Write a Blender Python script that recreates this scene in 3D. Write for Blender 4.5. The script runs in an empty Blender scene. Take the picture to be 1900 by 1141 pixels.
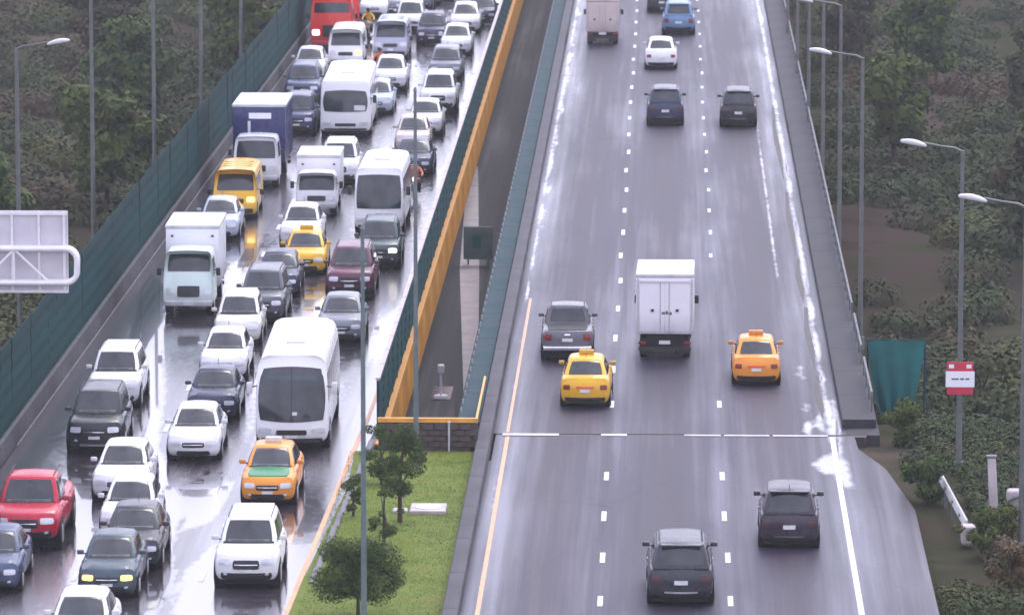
import bpy, bmesh, math, random
import numpy as np
from mathutils import Vector, Matrix

random.seed(7)
rng = np.random.default_rng(11)
R = math.radians
scene = bpy.context.scene
col = scene.collection

# ------------------------------------------------------------------ camera, sky, sun, exposure
cam_data = bpy.data.cameras.new('camera')
cam = bpy.data.objects.new('camera', cam_data)
col.objects.link(cam)
cam_data.sensor_width = 36.0
cam_data.lens = 189.47
cam_data.clip_start = 1.0
cam_data.clip_end = 6000.0
cam_data.dof.use_dof = True
cam_data.dof.focus_distance = 182.0
cam_data.dof.aperture_fstop = 1.4
cam.location = (0.0, 0.0, 30.845)
cam.rotation_euler = (R(90 - 8.6484), 0.0, R(1.6592))
scene.camera = cam

SUN_EL, SUN_AZ = 52.0, 25.0
world = bpy.data.worlds.new('World')
scene.world = world
world.use_nodes = True
wn = world.node_tree
wn.nodes.clear()
w_out = wn.nodes.new('ShaderNodeOutputWorld')
w_bg = wn.nodes.new('ShaderNodeBackground')
w_sky = wn.nodes.new('ShaderNodeTexSky')
w_sky.sky_type = 'NISHITA'
w_sky.sun_disc = False
w_sky.sun_elevation = R(SUN_EL)
w_sky.sun_rotation = R(SUN_AZ)
w_sky.air_density = 1.0
w_sky.dust_density = 5.0
w_sky.ozone_density = 1.5
w_hsv = wn.nodes.new('ShaderNodeHueSaturation')       # an overcast sky has little colour of its own
w_hsv.inputs['Saturation'].default_value = 0.25
w_mix = wn.nodes.new('ShaderNodeMix')
w_mix.data_type = 'RGBA'
w_mix.inputs[0].default_value = 0.75                   # cloud cover
w_mix.inputs[7].default_value = (7.25, 7.25, 9.75, 1)
wn.links.new(w_sky.outputs[0], w_hsv.inputs['Color'])
wn.links.new(w_hsv.outputs[0], w_mix.inputs[6])
wn.links.new(w_mix.outputs[2], w_bg.inputs[0])
w_bg.inputs[1].default_value = 0.15
wn.links.new(w_bg.outputs[0], w_out.inputs[0])

sun_data = bpy.data.lights.new('sun', 'SUN')
sun_data.energy = 0.8
sun_data.angle = R(25)
sun_data.color = (1.0, 0.97, 0.93)
sun = bpy.data.objects.new('sun', sun_data)
col.objects.link(sun)
sun.rotation_euler = (R(90 - SUN_EL), 0, R(180 - SUN_AZ))
sun.location = (0, 200, 100)

scene.view_settings.view_transform = 'Standard'
scene.view_settings.look = 'None'
scene.view_settings.gamma = 1.0
scene.view_settings.use_curve_mapping = False
scene.view_settings.exposure = 0.66
scene.render.engine = 'CYCLES'

# ------------------------------------------------------------------ materials
MATS = {}

def new_mat(name):
    m = bpy.data.materials.new(name)
    m.use_nodes = True
    nt = m.node_tree
    b = nt.nodes['Principled BSDF']
    MATS[name] = m
    return m, nt, b

def ramp(nt, src, stops):
    r = nt.nodes.new('ShaderNodeValToRGB')
    r.color_ramp.elements[0].position = stops[0][0]
    r.color_ramp.elements[0].color = (*stops[0][1], 1)
    r.color_ramp.elements[1].position = stops[-1][0]
    r.color_ramp.elements[1].color = (*stops[-1][1], 1)
    for p, c in stops[1:-1]:
        e = r.color_ramp.elements.new(p)
        e.color = (*c, 1)
    nt.links.new(src, r.inputs[0])
    return r

def noise(nt, scale, detail=4, vec_scale=None, rough=0.55, coord='Object', loc=(0, 0, 0)):
    tc = nt.nodes.new('ShaderNodeTexCoord')
    mp = nt.nodes.new('ShaderNodeMapping')
    mp.inputs['Location'].default_value = loc
    if vec_scale:
        mp.inputs['Scale'].default_value = vec_scale
    n = nt.nodes.new('ShaderNodeTexNoise')
    n.inputs['Scale'].default_value = scale
    n.inputs['Detail'].default_value = detail
    n.inputs['Roughness'].default_value = rough
    nt.links.new(tc.outputs[coord], mp.inputs[0])
    nt.links.new(mp.outputs[0], n.inputs['Vector'])
    return n.outputs[0]

def math_node(nt, op, a, b=None, clamp=False):
    n = nt.nodes.new('ShaderNodeMath')
    n.operation = op
    n.use_clamp = clamp
    for i, v in enumerate((a, b)):
        if v is None:
            continue
        if isinstance(v, (int, float)):
            n.inputs[i].default_value = v
        else:
            nt.links.new(v, n.inputs[i])
    return n.outputs[0]

def simple(name, c, rough=0.5, metal=0.0, var=0.15, scale=3.0, vec=None, bump=0.0, coat=0.0, spec=0.5, roughvar=0.1):
    m, nt, b = new_mat(name)
    n = noise(nt, scale, 5, vec)
    lo = tuple(max(0, x * (1 - var)) for x in c)
    hi = tuple(min(1, x * (1 + var)) for x in c)
    r = ramp(nt, n, [(0.3, lo), (0.7, hi)])
    nt.links.new(r.outputs[0], b.inputs['Base Color'])
    rr = ramp(nt, n, [(0.3, (max(0, rough - roughvar),) * 3), (0.7, (min(1, rough + roughvar),) * 3)])
    nt.links.new(rr.outputs[0], b.inputs['Roughness'])
    b.inputs['Metallic'].default_value = metal
    b.inputs['Coat Weight'].default_value = coat
    b.inputs['Coat Roughness'].default_value = 0.06
    b.inputs['Specular IOR Level'].default_value = spec
    if bump:
        bn = nt.nodes.new('ShaderNodeBump')
        bn.inputs['Strength'].default_value = bump
        bn.inputs['Distance'].default_value = 0.03
        n2 = noise(nt, scale * 6, 3, vec)
        nt.links.new(n2, bn.inputs['Height'])
        nt.links.new(bn.outputs[0], b.inputs['Normal'])
    return m

def paint(name, c, metal=0.0):
    """car paint with a film of road dirt low on the sides (dirt has its own shape, from noise)"""
    m, nt, b = new_mat(name)
    n = noise(nt, 2.2, 6)
    tc = nt.nodes.new('ShaderNodeTexCoord')
    sp = nt.nodes.new('ShaderNodeSeparateXYZ')
    nt.links.new(tc.outputs['Object'], sp.inputs[0])
    low = math_node(nt, 'SUBTRACT', 0.75, sp.outputs[2], True)
    dirt = math_node(nt, 'MULTIPLY', low, n, True)
    mx = nt.nodes.new('ShaderNodeMix')
    mx.data_type = 'RGBA'
    mx.inputs[6].default_value = (*c, 1)
    mx.inputs[7].default_value = (0.09, 0.08, 0.075, 1)
    nt.links.new(dirt, mx.inputs[0])
    nt.links.new(mx.outputs[2], b.inputs['Base Color'])
    rr = ramp(nt, n, [(0.3, (0.22,) * 3), (0.7, (0.36,) * 3)])
    nt.links.new(rr.outputs[0], b.inputs['Roughness'])
    b.inputs['Metallic'].default_value = metal
    b.inputs['Coat Weight'].default_value = 0.25
    b.inputs['Specular IOR Level'].default_value = 0.35
    b.inputs['Coat Roughness'].default_value = 0.12
    return m

PAINTS = {
    'white': (0.80, 0.80, 0.82), 'cream': (0.76, 0.74, 0.68), 'white_coach': (0.82, 0.82, 0.82), 'beige': (0.60, 0.50, 0.46),
    'silver': (0.19, 0.20, 0.23), 'gunmetal': (0.10, 0.105, 0.12), 'red_truck': (0.80, 0.045, 0.035), 'grey': (0.13, 0.13, 0.14), 'lilac': (0.40, 0.41, 0.50), 'silver_blue': (0.46, 0.53, 0.62),
    'black': (0.018, 0.020, 0.024), 'charcoal': (0.030, 0.032, 0.040), 'dark_blue': (0.028, 0.036, 0.075), 'slate': (0.06, 0.085, 0.15),
    'navy': (0.04, 0.055, 0.13), 'dark_teal': (0.045, 0.075, 0.095), 'green_grey': (0.055, 0.085, 0.082), 'light_blue': (0.13, 0.24, 0.38),
    'burgundy': (0.115, 0.030, 0.055), 'dark_plum': (0.032, 0.022, 0.034), 'red': (0.48, 0.015, 0.040), 'yellow': (0.78, 0.43, 0.015),
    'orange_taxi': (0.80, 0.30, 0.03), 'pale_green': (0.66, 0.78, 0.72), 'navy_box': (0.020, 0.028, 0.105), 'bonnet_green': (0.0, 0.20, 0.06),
    'red_taxi_mark': (0.75, 0.10, 0.02),
}
for k, c in PAINTS.items():
    paint('paint_' + k, c)

def glass_mat(name, c, rough=0.12):
    m, nt, b = new_mat(name)
    n = noise(nt, 1.6, 3)
    r = ramp(nt, n, [(0.35, tuple(x * 0.6 for x in c)), (0.65, tuple(x * 1.5 for x in c))])
    nt.links.new(r.outputs[0], b.inputs['Base Color'])
    b.inputs['Roughness'].default_value = rough
    b.inputs['Specular IOR Level'].default_value = 0.6
    return m
glass_mat('glass', (0.030, 0.034, 0.038))
glass_mat('glass_teal', (0.028, 0.05, 0.052))
simple('tyre', (0.016, 0.016, 0.017), 0.75, var=0.3)
simple('rim', (0.35, 0.35, 0.37), 0.35, 0.7)
simple('black_plastic', (0.020, 0.020, 0.022), 0.55)
simple('under', (0.010, 0.010, 0.011), 0.9)
simple('chrome', (0.72, 0.72, 0.74), 0.18, 0.9)
simple('lamp_clear', (0.62, 0.64, 0.66), 0.12, 0.1, coat=0.8)
simple('lamp_red', (0.20, 0.008, 0.010), 0.3, coat=0.2)
simple('lamp_dark', (0.06, 0.012, 0.012), 0.35, coat=0.2)
simple('plate_white', (0.66, 0.66, 0.64), 0.4)
simple('plate_print', (0.08, 0.08, 0.09), 0.5)
simple('concrete', (0.15, 0.142, 0.152), 0.65, var=0.28, scale=0.9, vec=(1, 0.5, 3), bump=0.2)
simple('concrete_wet', (0.044, 0.043, 0.050), 0.7, var=0.35, scale=0.7, vec=(2, 0.5, 1), bump=0.15, spec=0.2)
simple('concrete_side', (0.082, 0.080, 0.088), 0.75, var=0.40, scale=0.7, vec=(2, 0.5, 1), bump=0.2, spec=0.2)
simple('concrete_pale', (0.46, 0.40, 0.40), 0.6, var=0.25, scale=1.0)
simple('dark_edge', (0.05, 0.038, 0.035), 0.6, var=0.6, scale=2.0, vec=(2, 0.3, 1))
simple('steel_pale', (0.50, 0.50, 0.50), 0.4, 0.2, var=0.15)
simple('steel_pole', (0.125, 0.135, 0.125), 0.45, 0.15, var=0.2)
simple('steel_pole_green', (0.13, 0.17, 0.165), 0.45, 0.1, var=0.2)
simple('lamp_shell', (0.62, 0.62, 0.60), 0.35, 0.1)
simple('fence_green', (0.001, 0.042, 0.043), 0.75, var=0.55, scale=0.3, vec=(1, 0.5, 2), bump=0.1, spec=0.12)
simple('fence_dark', (0.010, 0.040, 0.048), 0.7, var=0.3, scale=0.5, spec=0.2)
simple('fence_rail_pale', (0.40, 0.34, 0.34), 0.4, 0.1)
simple('orange_steel', (0.60, 0.27, 0.030), 0.5, 0.0, var=0.28, scale=0.45, vec=(1, 0.25, 1), bump=0.1)
simple('orange_rail', (0.72, 0.33, 0.05), 0.45, var=0.2)
simple('sign_back', (0.60, 0.57, 0.60), 0.5, 0.1, var=0.10, scale=1.5)
simple('sign_tube', (0.78, 0.77, 0.78), 0.4, 0.1, var=0.08)
simple('sign_red', (0.55, 0.03, 0.06), 0.45, var=0.1)
simple('sign_white', (0.82, 0.82, 0.84), 0.45, var=0.04)
simple('sign_greygreen', (0.10, 0.15, 0.14), 0.5, var=0.3, scale=1.5)
simple('block_brown', (0.075, 0.058, 0.050), 0.8, var=0.5, scale=2.5, bump=0.3)
simple('line_white', (0.72, 0.72, 0.74), 0.4, var=0.18, scale=5.0)
simple('line_orange', (0.74, 0.33, 0.14), 0.38, var=0.28, scale=2.5, vec=(3, 0.6, 1))
simple('joint_pale', (0.50, 0.48, 0.50), 0.3, var=0.2, scale=4.0)
simple('bark', (0.06, 0.045, 0.035), 0.9, var=0.4, scale=6)
simple('jacket_yellow', (0.72, 0.50, 0.08), 0.7)
simple('jacket_orange', (0.62, 0.20, 0.10), 0.7)
simple('skin_tone', (0.28, 0.15, 0.10), 0.6)
simple('trousers', (0.02, 0.022, 0.035), 0.8)
simple('helmet_dark', (0.02, 0.02, 0.022), 0.2, coat=0.8)
simple('teal_cloth', (0.003, 0.115, 0.108), 0.75, var=0.35, scale=0.8)
simple('bus_trim_blue', (0.04, 0.09, 0.22), 0.3, coat=0.6)

def emit(name, c, s):
    m, nt, b = new_mat(name)
    b.inputs['Base Color'].default_value = (*c, 1)
    b.inputs['Emission Color'].default_value = (*c, 1)
    b.inputs['Emission Strength'].default_value = s
emit('lamp_lit_orange', (1.0, 0.48, 0.12), 2.2)
emit('lamp_lit_white', (1.0, 0.92, 0.84), 2.0)

def asphalt(name, base, centre, half, wet, dry_rough, lanes, coat=0.0, spec=0.5):
    m, nt, b = new_mat(name)
    big = noise(nt, 0.16, 5, (1.6, 0.22, 1))
    fine = noise(nt, 30.0, 3)
    streak = noise(nt, 1.1, 4, (2.2, 0.030, 1), loc=(3, 1, 0))
    tc = nt.nodes.new('ShaderNodeTexCoord')
    sp = nt.nodes.new('ShaderNodeSeparateXYZ')
    nt.links.new(tc.outputs['Object'], sp.inputs[0])
    a = math_node(nt, 'ADD', math_node(nt, 'MULTIPLY', streak, 0.6), math_node(nt, 'MULTIPLY', big, 0.4))
    a = math_node(nt, 'ADD', a, math_node(nt, 'MULTIPLY', math_node(nt, 'SUBTRACT', fine, 0.5), 0.12))
    lo = tuple(x * 0.62 for x in base)
    hi = (base[0] * 1.5, base[1] * 1.35, base[2] * 1.4)
    cr = ramp(nt, a, [(0.36, lo), (0.5, base), (0.64, hi)])
    # oil and rubber darken the middle of every lane; old cracks and seams run through the surface
    lane = math_node(nt, 'COSINE', math_node(nt, 'MULTIPLY', math_node(nt, 'SUBTRACT', sp.outputs[0], centre), 2 * math.pi / 3.62))
    lane = math_node(nt, 'MULTIPLY', math_node(nt, 'ADD', lane, 1.0), math_node(nt, 'MULTIPLY', streak, 0.55))
    mxl = nt.nodes.new('ShaderNodeMix'); mxl.data_type = 'RGBA'; mxl.blend_type = 'MIX'
    nt.links.new(math_node(nt, 'MULTIPLY', lane, 1.0 if lanes else 0.0, True), mxl.inputs[0])
    nt.links.new(cr.outputs[0], mxl.inputs[6])
    mxl.inputs[7].default_value = (0.036, 0.024, 0.030, 1)
    vo = nt.nodes.new('ShaderNodeTexVoronoi'); vo.feature = 'DISTANCE_TO_EDGE'; vo.inputs['Scale'].default_value = 0.16
    mpv = nt.nodes.new('ShaderNodeMapping'); mpv.inputs['Scale'].default_value = (1.6, 0.6, 1)
    dn = nt.nodes.new('ShaderNodeTexNoise'); dn.inputs['Scale'].default_value = 0.9; dn.inputs['Detail'].default_value = 5
    va = nt.nodes.new('ShaderNodeVectorMath'); va.operation = 'ADD'
    nt.links.new(tc.outputs['Object'], dn.inputs['Vector']); nt.links.new(tc.outputs['Object'], va.inputs[0]); nt.links.new(dn.outputs['Color'], va.inputs[1])
    nt.links.new(va.outputs[0], mpv.inputs[0]); nt.links.new(mpv.outputs[0], vo.inputs['Vector'])
    ck = ramp(nt, vo.outputs['Distance'], [(0.0, (0.45, 0.45, 0.45)), (0.006, (1, 1, 1))])
    mxc = nt.nodes.new('ShaderNodeMix'); mxc.data_type = 'RGBA'; mxc.blend_type = 'MULTIPLY'; mxc.inputs[0].default_value = 1.0
    nt.links.new(mxl.outputs[2], mxc.inputs[6]); nt.links.new(ck.outputs[0], mxc.inputs[7])
    nt.links.new(mxc.outputs[2], b.inputs['Base Color'])
    # wheel tracks are worn drier and rougher, lane edges and gutters hold the water
    ph = math_node(nt, 'MULTIPLY', math_node(nt, 'SUBTRACT', sp.outputs[0], centre), 2 * math.pi / 3.56)
    track = math_node(nt, 'COSINE', ph)
    edge = math_node(nt, 'ABSOLUTE', math_node(nt, 'SUBTRACT', sp.outputs[0], centre))
    edge = math_node(nt, 'MULTIPLY', math_node(nt, 'SUBTRACT', edge, half - 1.4), 0.9, True)
    w = math_node(nt, 'MULTIPLY', math_node(nt, 'SUBTRACT', big, 0.5), 1.7)
    w = math_node(nt, 'ADD', w, math_node(nt, 'MULTIPLY', math_node(nt, 'SUBTRACT', streak, 0.5), 1.3))
    w = math_node(nt, 'ADD', w, math_node(nt, 'MULTIPLY', track, -0.10 * lanes))
    w = math_node(nt, 'ADD', w, math_node(nt, 'MULTIPLY', edge, 0.45))
    w = math_node(nt, 'ADD', w, wet)
    rr = ramp(nt, w, [(0.0, (dry_rough,) * 3), (0.55, (dry_rough * 0.62,) * 3), (1.0, (0.10,) * 3)])
    nt.links.new(rr.outputs[0], b.inputs['Roughness'])
    b.inputs['Specular IOR Level'].default_value = spec
    b.inputs['IOR'].default_value = 1.42
    at = nt.nodes.new('ShaderNodeAttribute')
    at.attribute_name = 'standing_water'
    ed = noise(nt, 3.5, 4, (1, 0.35, 1))
    wet_m = math_node(nt, 'ADD', math_node(nt, 'MULTIPLY', at.outputs['Fac'], 1.0), math_node(nt, 'MULTIPLY', math_node(nt, 'SUBTRACT', ed, 0.5), 0.9))
    wr_ = ramp(nt, wet_m, [(0.30, (0, 0, 0)), (0.75, (1, 1, 1))])
    gate = math_node(nt, 'MULTIPLY', wr_.outputs[0], ramp(nt, at.outputs['Fac'], [(0.0, (0, 0, 0)), (0.3, (1, 1, 1))]).outputs[0])
    inv = math_node(nt, 'SUBTRACT', 1.0, gate, True)
    r2 = math_node(nt, 'ADD', math_node(nt, 'MULTIPLY', rr.outputs[0], inv), 0.03)
    nt.links.new(r2, b.inputs['Roughness'])
    nt.links.new(math_node(nt, 'ADD', gate, coat, True), b.inputs['Coat Weight'])
    b.inputs['Coat IOR'].default_value = 1.55
    nt.links.new(r2, b.inputs['Coat Roughness'])
    nt.links.new(math_node(nt, 'MULTIPLY', inv, 0.25), bn.inputs['Strength']) if False else None
    bn = nt.nodes.new('ShaderNodeBump')
    bn.inputs['Strength'].default_value = 0.25
    bn.inputs['Distance'].default_value = 0.01
    nt.links.new(fine, bn.inputs['Height'])
    nt.links.new(bn.outputs[0], b.inputs['Normal'])
    return m
asphalt('asphalt_open', (0.048, 0.046, 0.070), 0.05, 5.3, 0.06, 0.48, 1.0, 0.0, 0.33)
asphalt('asphalt_jam', (0.085, 0.080, 0.092), -15.0, 5.4, 0.42, 0.34, 0.4, 0.8)
asphalt('asphalt_lower', (0.032, 0.030, 0.032), 0.0, 9.0, -0.35, 0.75, 0.0)

m, nt, b = new_mat('water')
b.inputs['Base Color'].default_value = (0.035, 0.033, 0.036, 1)
n = noise(nt, 1.2, 3, (1, 0.4, 1))
rr = ramp(nt, n, [(0.35, (0.02,) * 3), (0.7, (0.12,) * 3)])
nt.links.new(rr.outputs[0], b.inputs['Roughness'])
b.inputs['IOR'].default_value = 1.45
b.inputs['Coat Weight'].default_value = 1.0
b.inputs['Coat IOR'].default_value = 1.6
b.inputs['Coat Roughness'].default_value = 0.03

def foliage(name, cs, scale=0.15, spec=0.2):
    m, nt, b = new_mat(name)
    n = noise(nt, scale, 6, rough=0.65)
    r = ramp(nt, n, cs)
    nt.links.new(r.outputs[0], b.inputs['Base Color'])
    b.inputs['Roughness'].default_value = 0.6
    b.inputs['Specular IOR Level'].default_value = spec
foliage('leaf_wild', [(0.30, (0.125, 0.066, 0.062)), (0.42, (0.092, 0.074, 0.044)), (0.50, (0.050, 0.070, 0.034)), (0.60, (0.084, 0.092, 0.036)), (0.72, (0.125, 0.118, 0.036))], 0.055, 0.03)
foliage('leaf_dark', [(0.35, (0.026, 0.046, 0.022)), (0.5, (0.060, 0.095, 0.030)), (0.65, (0.110, 0.145, 0.036))], 1.6, 0.05)
foliage('leaf_mid', [(0.35, (0.050, 0.070, 0.024)), (0.65, (0.095, 0.120, 0.028))], 0.6, 0.05)
foliage('leaf_tan', [(0.35, (0.07, 0.045, 0.025)), (0.65, (0.12, 0.09, 0.035))], 0.6)
foliage('soil', [(0.32, (0.020, 0.017, 0.015)), (0.45, (0.060, 0.046, 0.038)), (0.55, (0.040, 0.044, 0.024)), (0.68, (0.105, 0.078, 0.066))], 0.045, 0.0)
foliage('turf', [(0.30, (0.085, 0.115, 0.022)), (0.50, (0.135, 0.185, 0.034)), (0.70, (0.17, 0.175, 0.050))], 0.7, 0.03)

# ------------------------------------------------------------------ object helpers
def link(name, me, mats=(), parent=None, loc=(0, 0, 0), rz=0.0):
    """one object on a (possibly shared) mesh; materials sit on the object so alike meshes are shared between colours"""
    o = bpy.data.objects.new(name, me)
    col.objects.link(o)
    if parent is not None:
        o.parent = parent
    o.location = loc
    o.rotation_euler = (0, 0, rz)
    mats = mats if isinstance(mats, (list, tuple)) else [mats]
    while len(me.materials) < len(mats):
        me.materials.append(None)
    for i, mm in enumerate(mats):
        o.material_slots[i].link = 'OBJECT'
        o.material_slots[i].material = MATS[mm] if isinstance(mm, str) else mm
    return o

def tag(o, label, cat, group=None):
    o['label'] = label
    o['category'] = cat
    if group:
        o['group'] = group
    return o

def thing(name, loc, label, cat, group=None, rz=0.0):
    o = bpy.data.objects.new(name, None)
    o.empty_display_size = 0.3
    col.objects.link(o)
    o.location = loc
    o.rotation_euler = (0, 0, rz)
    return tag(o, label, cat, group)

def mesh(name, verts, faces, smooth=True):
    me = bpy.data.meshes.new(name)
    me.from_pydata([tuple(v) for v in verts], [], faces)
    me.validate()
    bm = bmesh.new()
    bm.from_mesh(me)
    bmesh.ops.recalc_face_normals(bm, faces=bm.faces)
    bm.to_mesh(me)
    bm.free()
    if smooth:
        me.polygons.foreach_set('use_smooth', [True] * len(me.polygons))
        me.set_sharp_from_angle(angle=R(38))
    return me

def rbox(hx, hy, h, r=0.1, n=3, warp=None):
    """rounded box, x in +-hx, y in +-hy, z in 0..h, corners rounded by r, then bent by warp"""
    r = min(r, hx * 0.98, hy * 0.98, h * 0.49)
    def coords(lo, hi):
        a, b2 = lo + r, hi - r
        c = [lo, lo + r * 0.3]
        c += [a + (b2 - a) * i / n for i in range(n + 1)]
        c += [hi - r * 0.3, hi]
        return c
    C = [coords(-hx, hx), coords(-hy, hy), coords(0, h)]
    key, verts, faces = {}, [], []
    def vid(p):
        k = tuple(round(q, 5) for q in p)
        if k not in key:
            lo = (-hx + r, -hy + r, r)
            hi = (hx - r, hy - r, h - r)
            q = [min(max(p[i], lo[i]), hi[i]) for i in range(3)]
            d = [p[i] - q[i] for i in range(3)]
            l = math.sqrt(sum(x * x for x in d))
            v = [q[i] + d[i] / l * r for i in range(3)] if l > 1e-9 else p
            key[k] = len(verts)
            verts.append(warp(*v) if warp else tuple(v))
        return key[k]
    for ax in range(3):
        A, B = [i for i in range(3) if i != ax]
        for side in (0, -1):
            for i in range(len(C[A]) - 1):
                for j in range(len(C[B]) - 1):
                    q = []
                    for (ii, jj) in ((i, j), (i + 1, j), (i + 1, j + 1), (i, j + 1)):
                        p = [0, 0, 0]
                        p[ax] = C[ax][side]
                        p[A] = C[A][ii]
                        p[B] = C[B][jj]
                        q.append(vid(p))
                    if len(set(q)) == 4:
                        faces.append(q)
    return verts, faces

def patch(hx, hy, h, face, a, b2, warp=None, off=0.012, n=6, k=0.0):
    """a thin panel with a rim lying on one face of the box above (F, B, L, R, T); a, b2 in -1..1 / 0..1"""
    def P(s, t, o):
        if k:
            s2, t2 = s * math.sqrt(1 - k * t * t / 2), t * math.sqrt(1 - k * s * s / 2)
            s, t = s2, t2
        ua = (a[0] + a[1]) / 2 + s * (a[1] - a[0]) / 2
        ub = (b2[0] + b2[1]) / 2 + t * (b2[1] - b2[0]) / 2
        if face == 'F': p = (ua * hx, hy + o, ub * h)
        elif face == 'B': p = (ua * hx, -hy - o, ub * h)
        elif face == 'R': p = (hx + o, ua * hy, ub * h)
        elif face == 'L': p = (-hx - o, ua * hy, ub * h)
        else: p = (ua * hx, ub * hy, h + o)
        return warp(*p) if warp else p
    verts, faces = [], []
    g = [-1 + 2 * i / n for i in range(n + 1)]
    for t in g:
        for s in g:
            verts.append(P(s, t, off))
    w = n + 1
    for j in range(n):
        for i in range(n):
            faces.append((j * w + i, j * w + i + 1, (j + 1) * w + i + 1, (j + 1) * w + i))
    ring = [(g[i], -1) for i in range(n)] + [(1, g[i]) for i in range(n)] + [(g[n - i], 1) for i in range(n)] + [(-1, g[n - i]) for i in range(n)]
    ridx = [i for i in range(n)] + [i * w + n for i in range(n)] + [n * w + n - i for i in range(n)] + [(n - i) * w for i in range(n)]
    base = len(verts)
    for s, t in ring:
        verts.append(P(s, t, -0.01))
    m2 = len(ring)
    for i in range(m2):
        j = (i + 1) % m2
        faces.append((ridx[i], base + i, base + j, ridx[j]))
    return verts, faces

def box(x0, x1, y0, y1, z0, z1):
    v = [(x, y, z) for z in (z0, z1) for y in (y0, y1) for x in (x0, x1)]
    f = [(0, 2, 3, 1), (4, 5, 7, 6), (0, 1, 5, 4), (2, 6, 7, 3), (0, 4, 6, 2), (1, 3, 7, 5)]
    return v, f

def cyl(p, q, r0, r1=None, n=12, caps=True):
    r1 = r0 if r1 is None else r1
    p, q = Vector(p), Vector(q)
    d = (q - p).normalized()
    a = d.orthogonal().normalized()
    b2 = d.cross(a)
    v, f = [], []
    for i in range(n):
        t = 2 * math.pi * i / n
        e = a * math.cos(t) + b2 * math.sin(t)
        v.append(p + e * r0)
        v.append(q + e * r1)
    for i in range(n):
        j = (i + 1) % n
        f.append((2 * i, 2 * j, 2 * j + 1, 2 * i + 1))
    if caps:
        f.append(tuple(2 * i for i in range(n)))
        f.append(tuple(2 * i + 1 for i in reversed(range(n))))
    return v, f

def tube(pts, r, n=10):
    out = ([], [])
    v, f = [], []
    pts = [Vector(p) for p in pts]
    prev = None
    for i, p in enumerate(pts):
        d = (pts[min(i + 1, len(pts) - 1)] - pts[max(i - 1, 0)]).normalized()
        a = d.orthogonal().normalized() if prev is None else (prev - d * prev.dot(d)).normalized()
        prev = a
        b2 = d.cross(a)
        rr = r[i] if isinstance(r, (list, tuple)) else r
        for k in range(n):
            t = 2 * math.pi * k / n
            v.append(p + (a * math.cos(t) + b2 * math.sin(t)) * rr)
    for i in range(len(pts) - 1):
        for k in range(n):
            j = (k + 1) % n
            f.append((i * n + k, i * n + j, (i + 1) * n + j, (i + 1) * n + k))
    f.append(tuple(range(n)))
    f.append(tuple((len(pts) - 1) * n + k for k in reversed(range(n))))
    return v, f

def join(*vf):
    V, Fc = [], []
    for v, f in vf:
        o = len(V)
        V += list(v)
        Fc += [tuple(i + o for i in q) for q in f]
    return V, Fc

def moved(vf, M):
    return [M @ Vector(v) for v in vf[0]], vf[1]

CACHE = {}
def part(key, name, mat, parent, builder, loc=(0, 0, 0), smooth=True):
    if key not in CACHE:
        CACHE[key] = mesh(name, *builder(), smooth=smooth)
    return link(name, CACHE[key], mat, parent, loc)

def lerp(a, b2, t):
    return a + (b2 - a) * t

def prof(pts, v):
    for i in range(len(pts) - 1):
        if v <= pts[i + 1][0]:
            t = (v - pts[i][0]) / (pts[i + 1][0] - pts[i][0])
            t = max(0.0, min(1.0, t))
            t = t * t * (3 - 2 * t) * 0.5 + t * 0.5
            return lerp(pts[i][1], pts[i + 1][1], t)
    return pts[-1][1]

# ------------------------------------------------------------------ ground
def sheet(name, pts, z, mat, label=None, kind='structure', parent=None):
    me = bpy.data.meshes.new(name)
    me.from_pydata([(x, y, z) for x, y in pts], [], [tuple(range(len(pts)))])
    bm = bmesh.new(); bm.from_mesh(me)
    bmesh.ops.recalc_face_normals(bm, faces=bm.faces)
    for f in bm.faces:
        if f.normal.z < 0: f.normal_flip()
    bm.to_mesh(me); bm.free()
    o = link(name, me, mat, parent)
    if parent is None:
        o['kind'] = kind
    return o

def XL(y):                        # inner face of the parapet along the left carriageway
    return -21.15 + 0.0066 * (y - 165)

def sstep(a, b2, t):
    t = max(0.0, min(1.0, (t - a) / (b2 - a)))
    return t * t * (3 - 2 * t)

def terrain_z(x, y):
    low = -5.0
    if x > 0:
        near = 1 - sstep(178, 198, y)
        up = -0.35 - 0.10 * max(0, x - 7.6)
        z = lerp(low, max(low, up), near)
        z += 1.2 * sstep(12, 60, x) * sstep(190, 260, y)
    else:
        near = 1 - sstep(160, 171.5, y)
        z = lerp(low, -0.5, near) if x > -21 else low + 1.4 * sstep(-24, -60, x)
    bump = 0.35 * math.sin(x * 0.31 + y * 0.07) + 0.3 * math.sin(y * 0.19 - x * 0.11)
    inside = (-24 < x < 8.4)
    return z + (0 if inside else bump * min(1.0, (abs(x - 8.4) if x > 0 else abs(x + 24)) / 6))

xs = [-380, -260, -150] + [-100 + 4 * i for i in range(18)] + [-28 + 2 * i for i in range(40)] + [52 + 5 * i for i in range(12)] + [150, 260, 380]
xs = sorted(set(xs))
ys = [-20, 40, 80] + [110 + 5 * i for i in range(50)] + [360 + 20 * i for i in range(16)] 
ys = sorted(set(ys))
V = [(x, y, terrain_z(x, y)) for y in ys for x in xs]
nx = len(xs)
Fc = [(j * nx + i, j * nx + i + 1, (j + 1) * nx + i + 1, (j + 1) * nx + i) for j in range(len(ys) - 1) for i in range(nx - 1)]
ground = link('ground', mesh('ground', V, Fc), 'soil')
ground['kind'] = 'structure'

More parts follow.
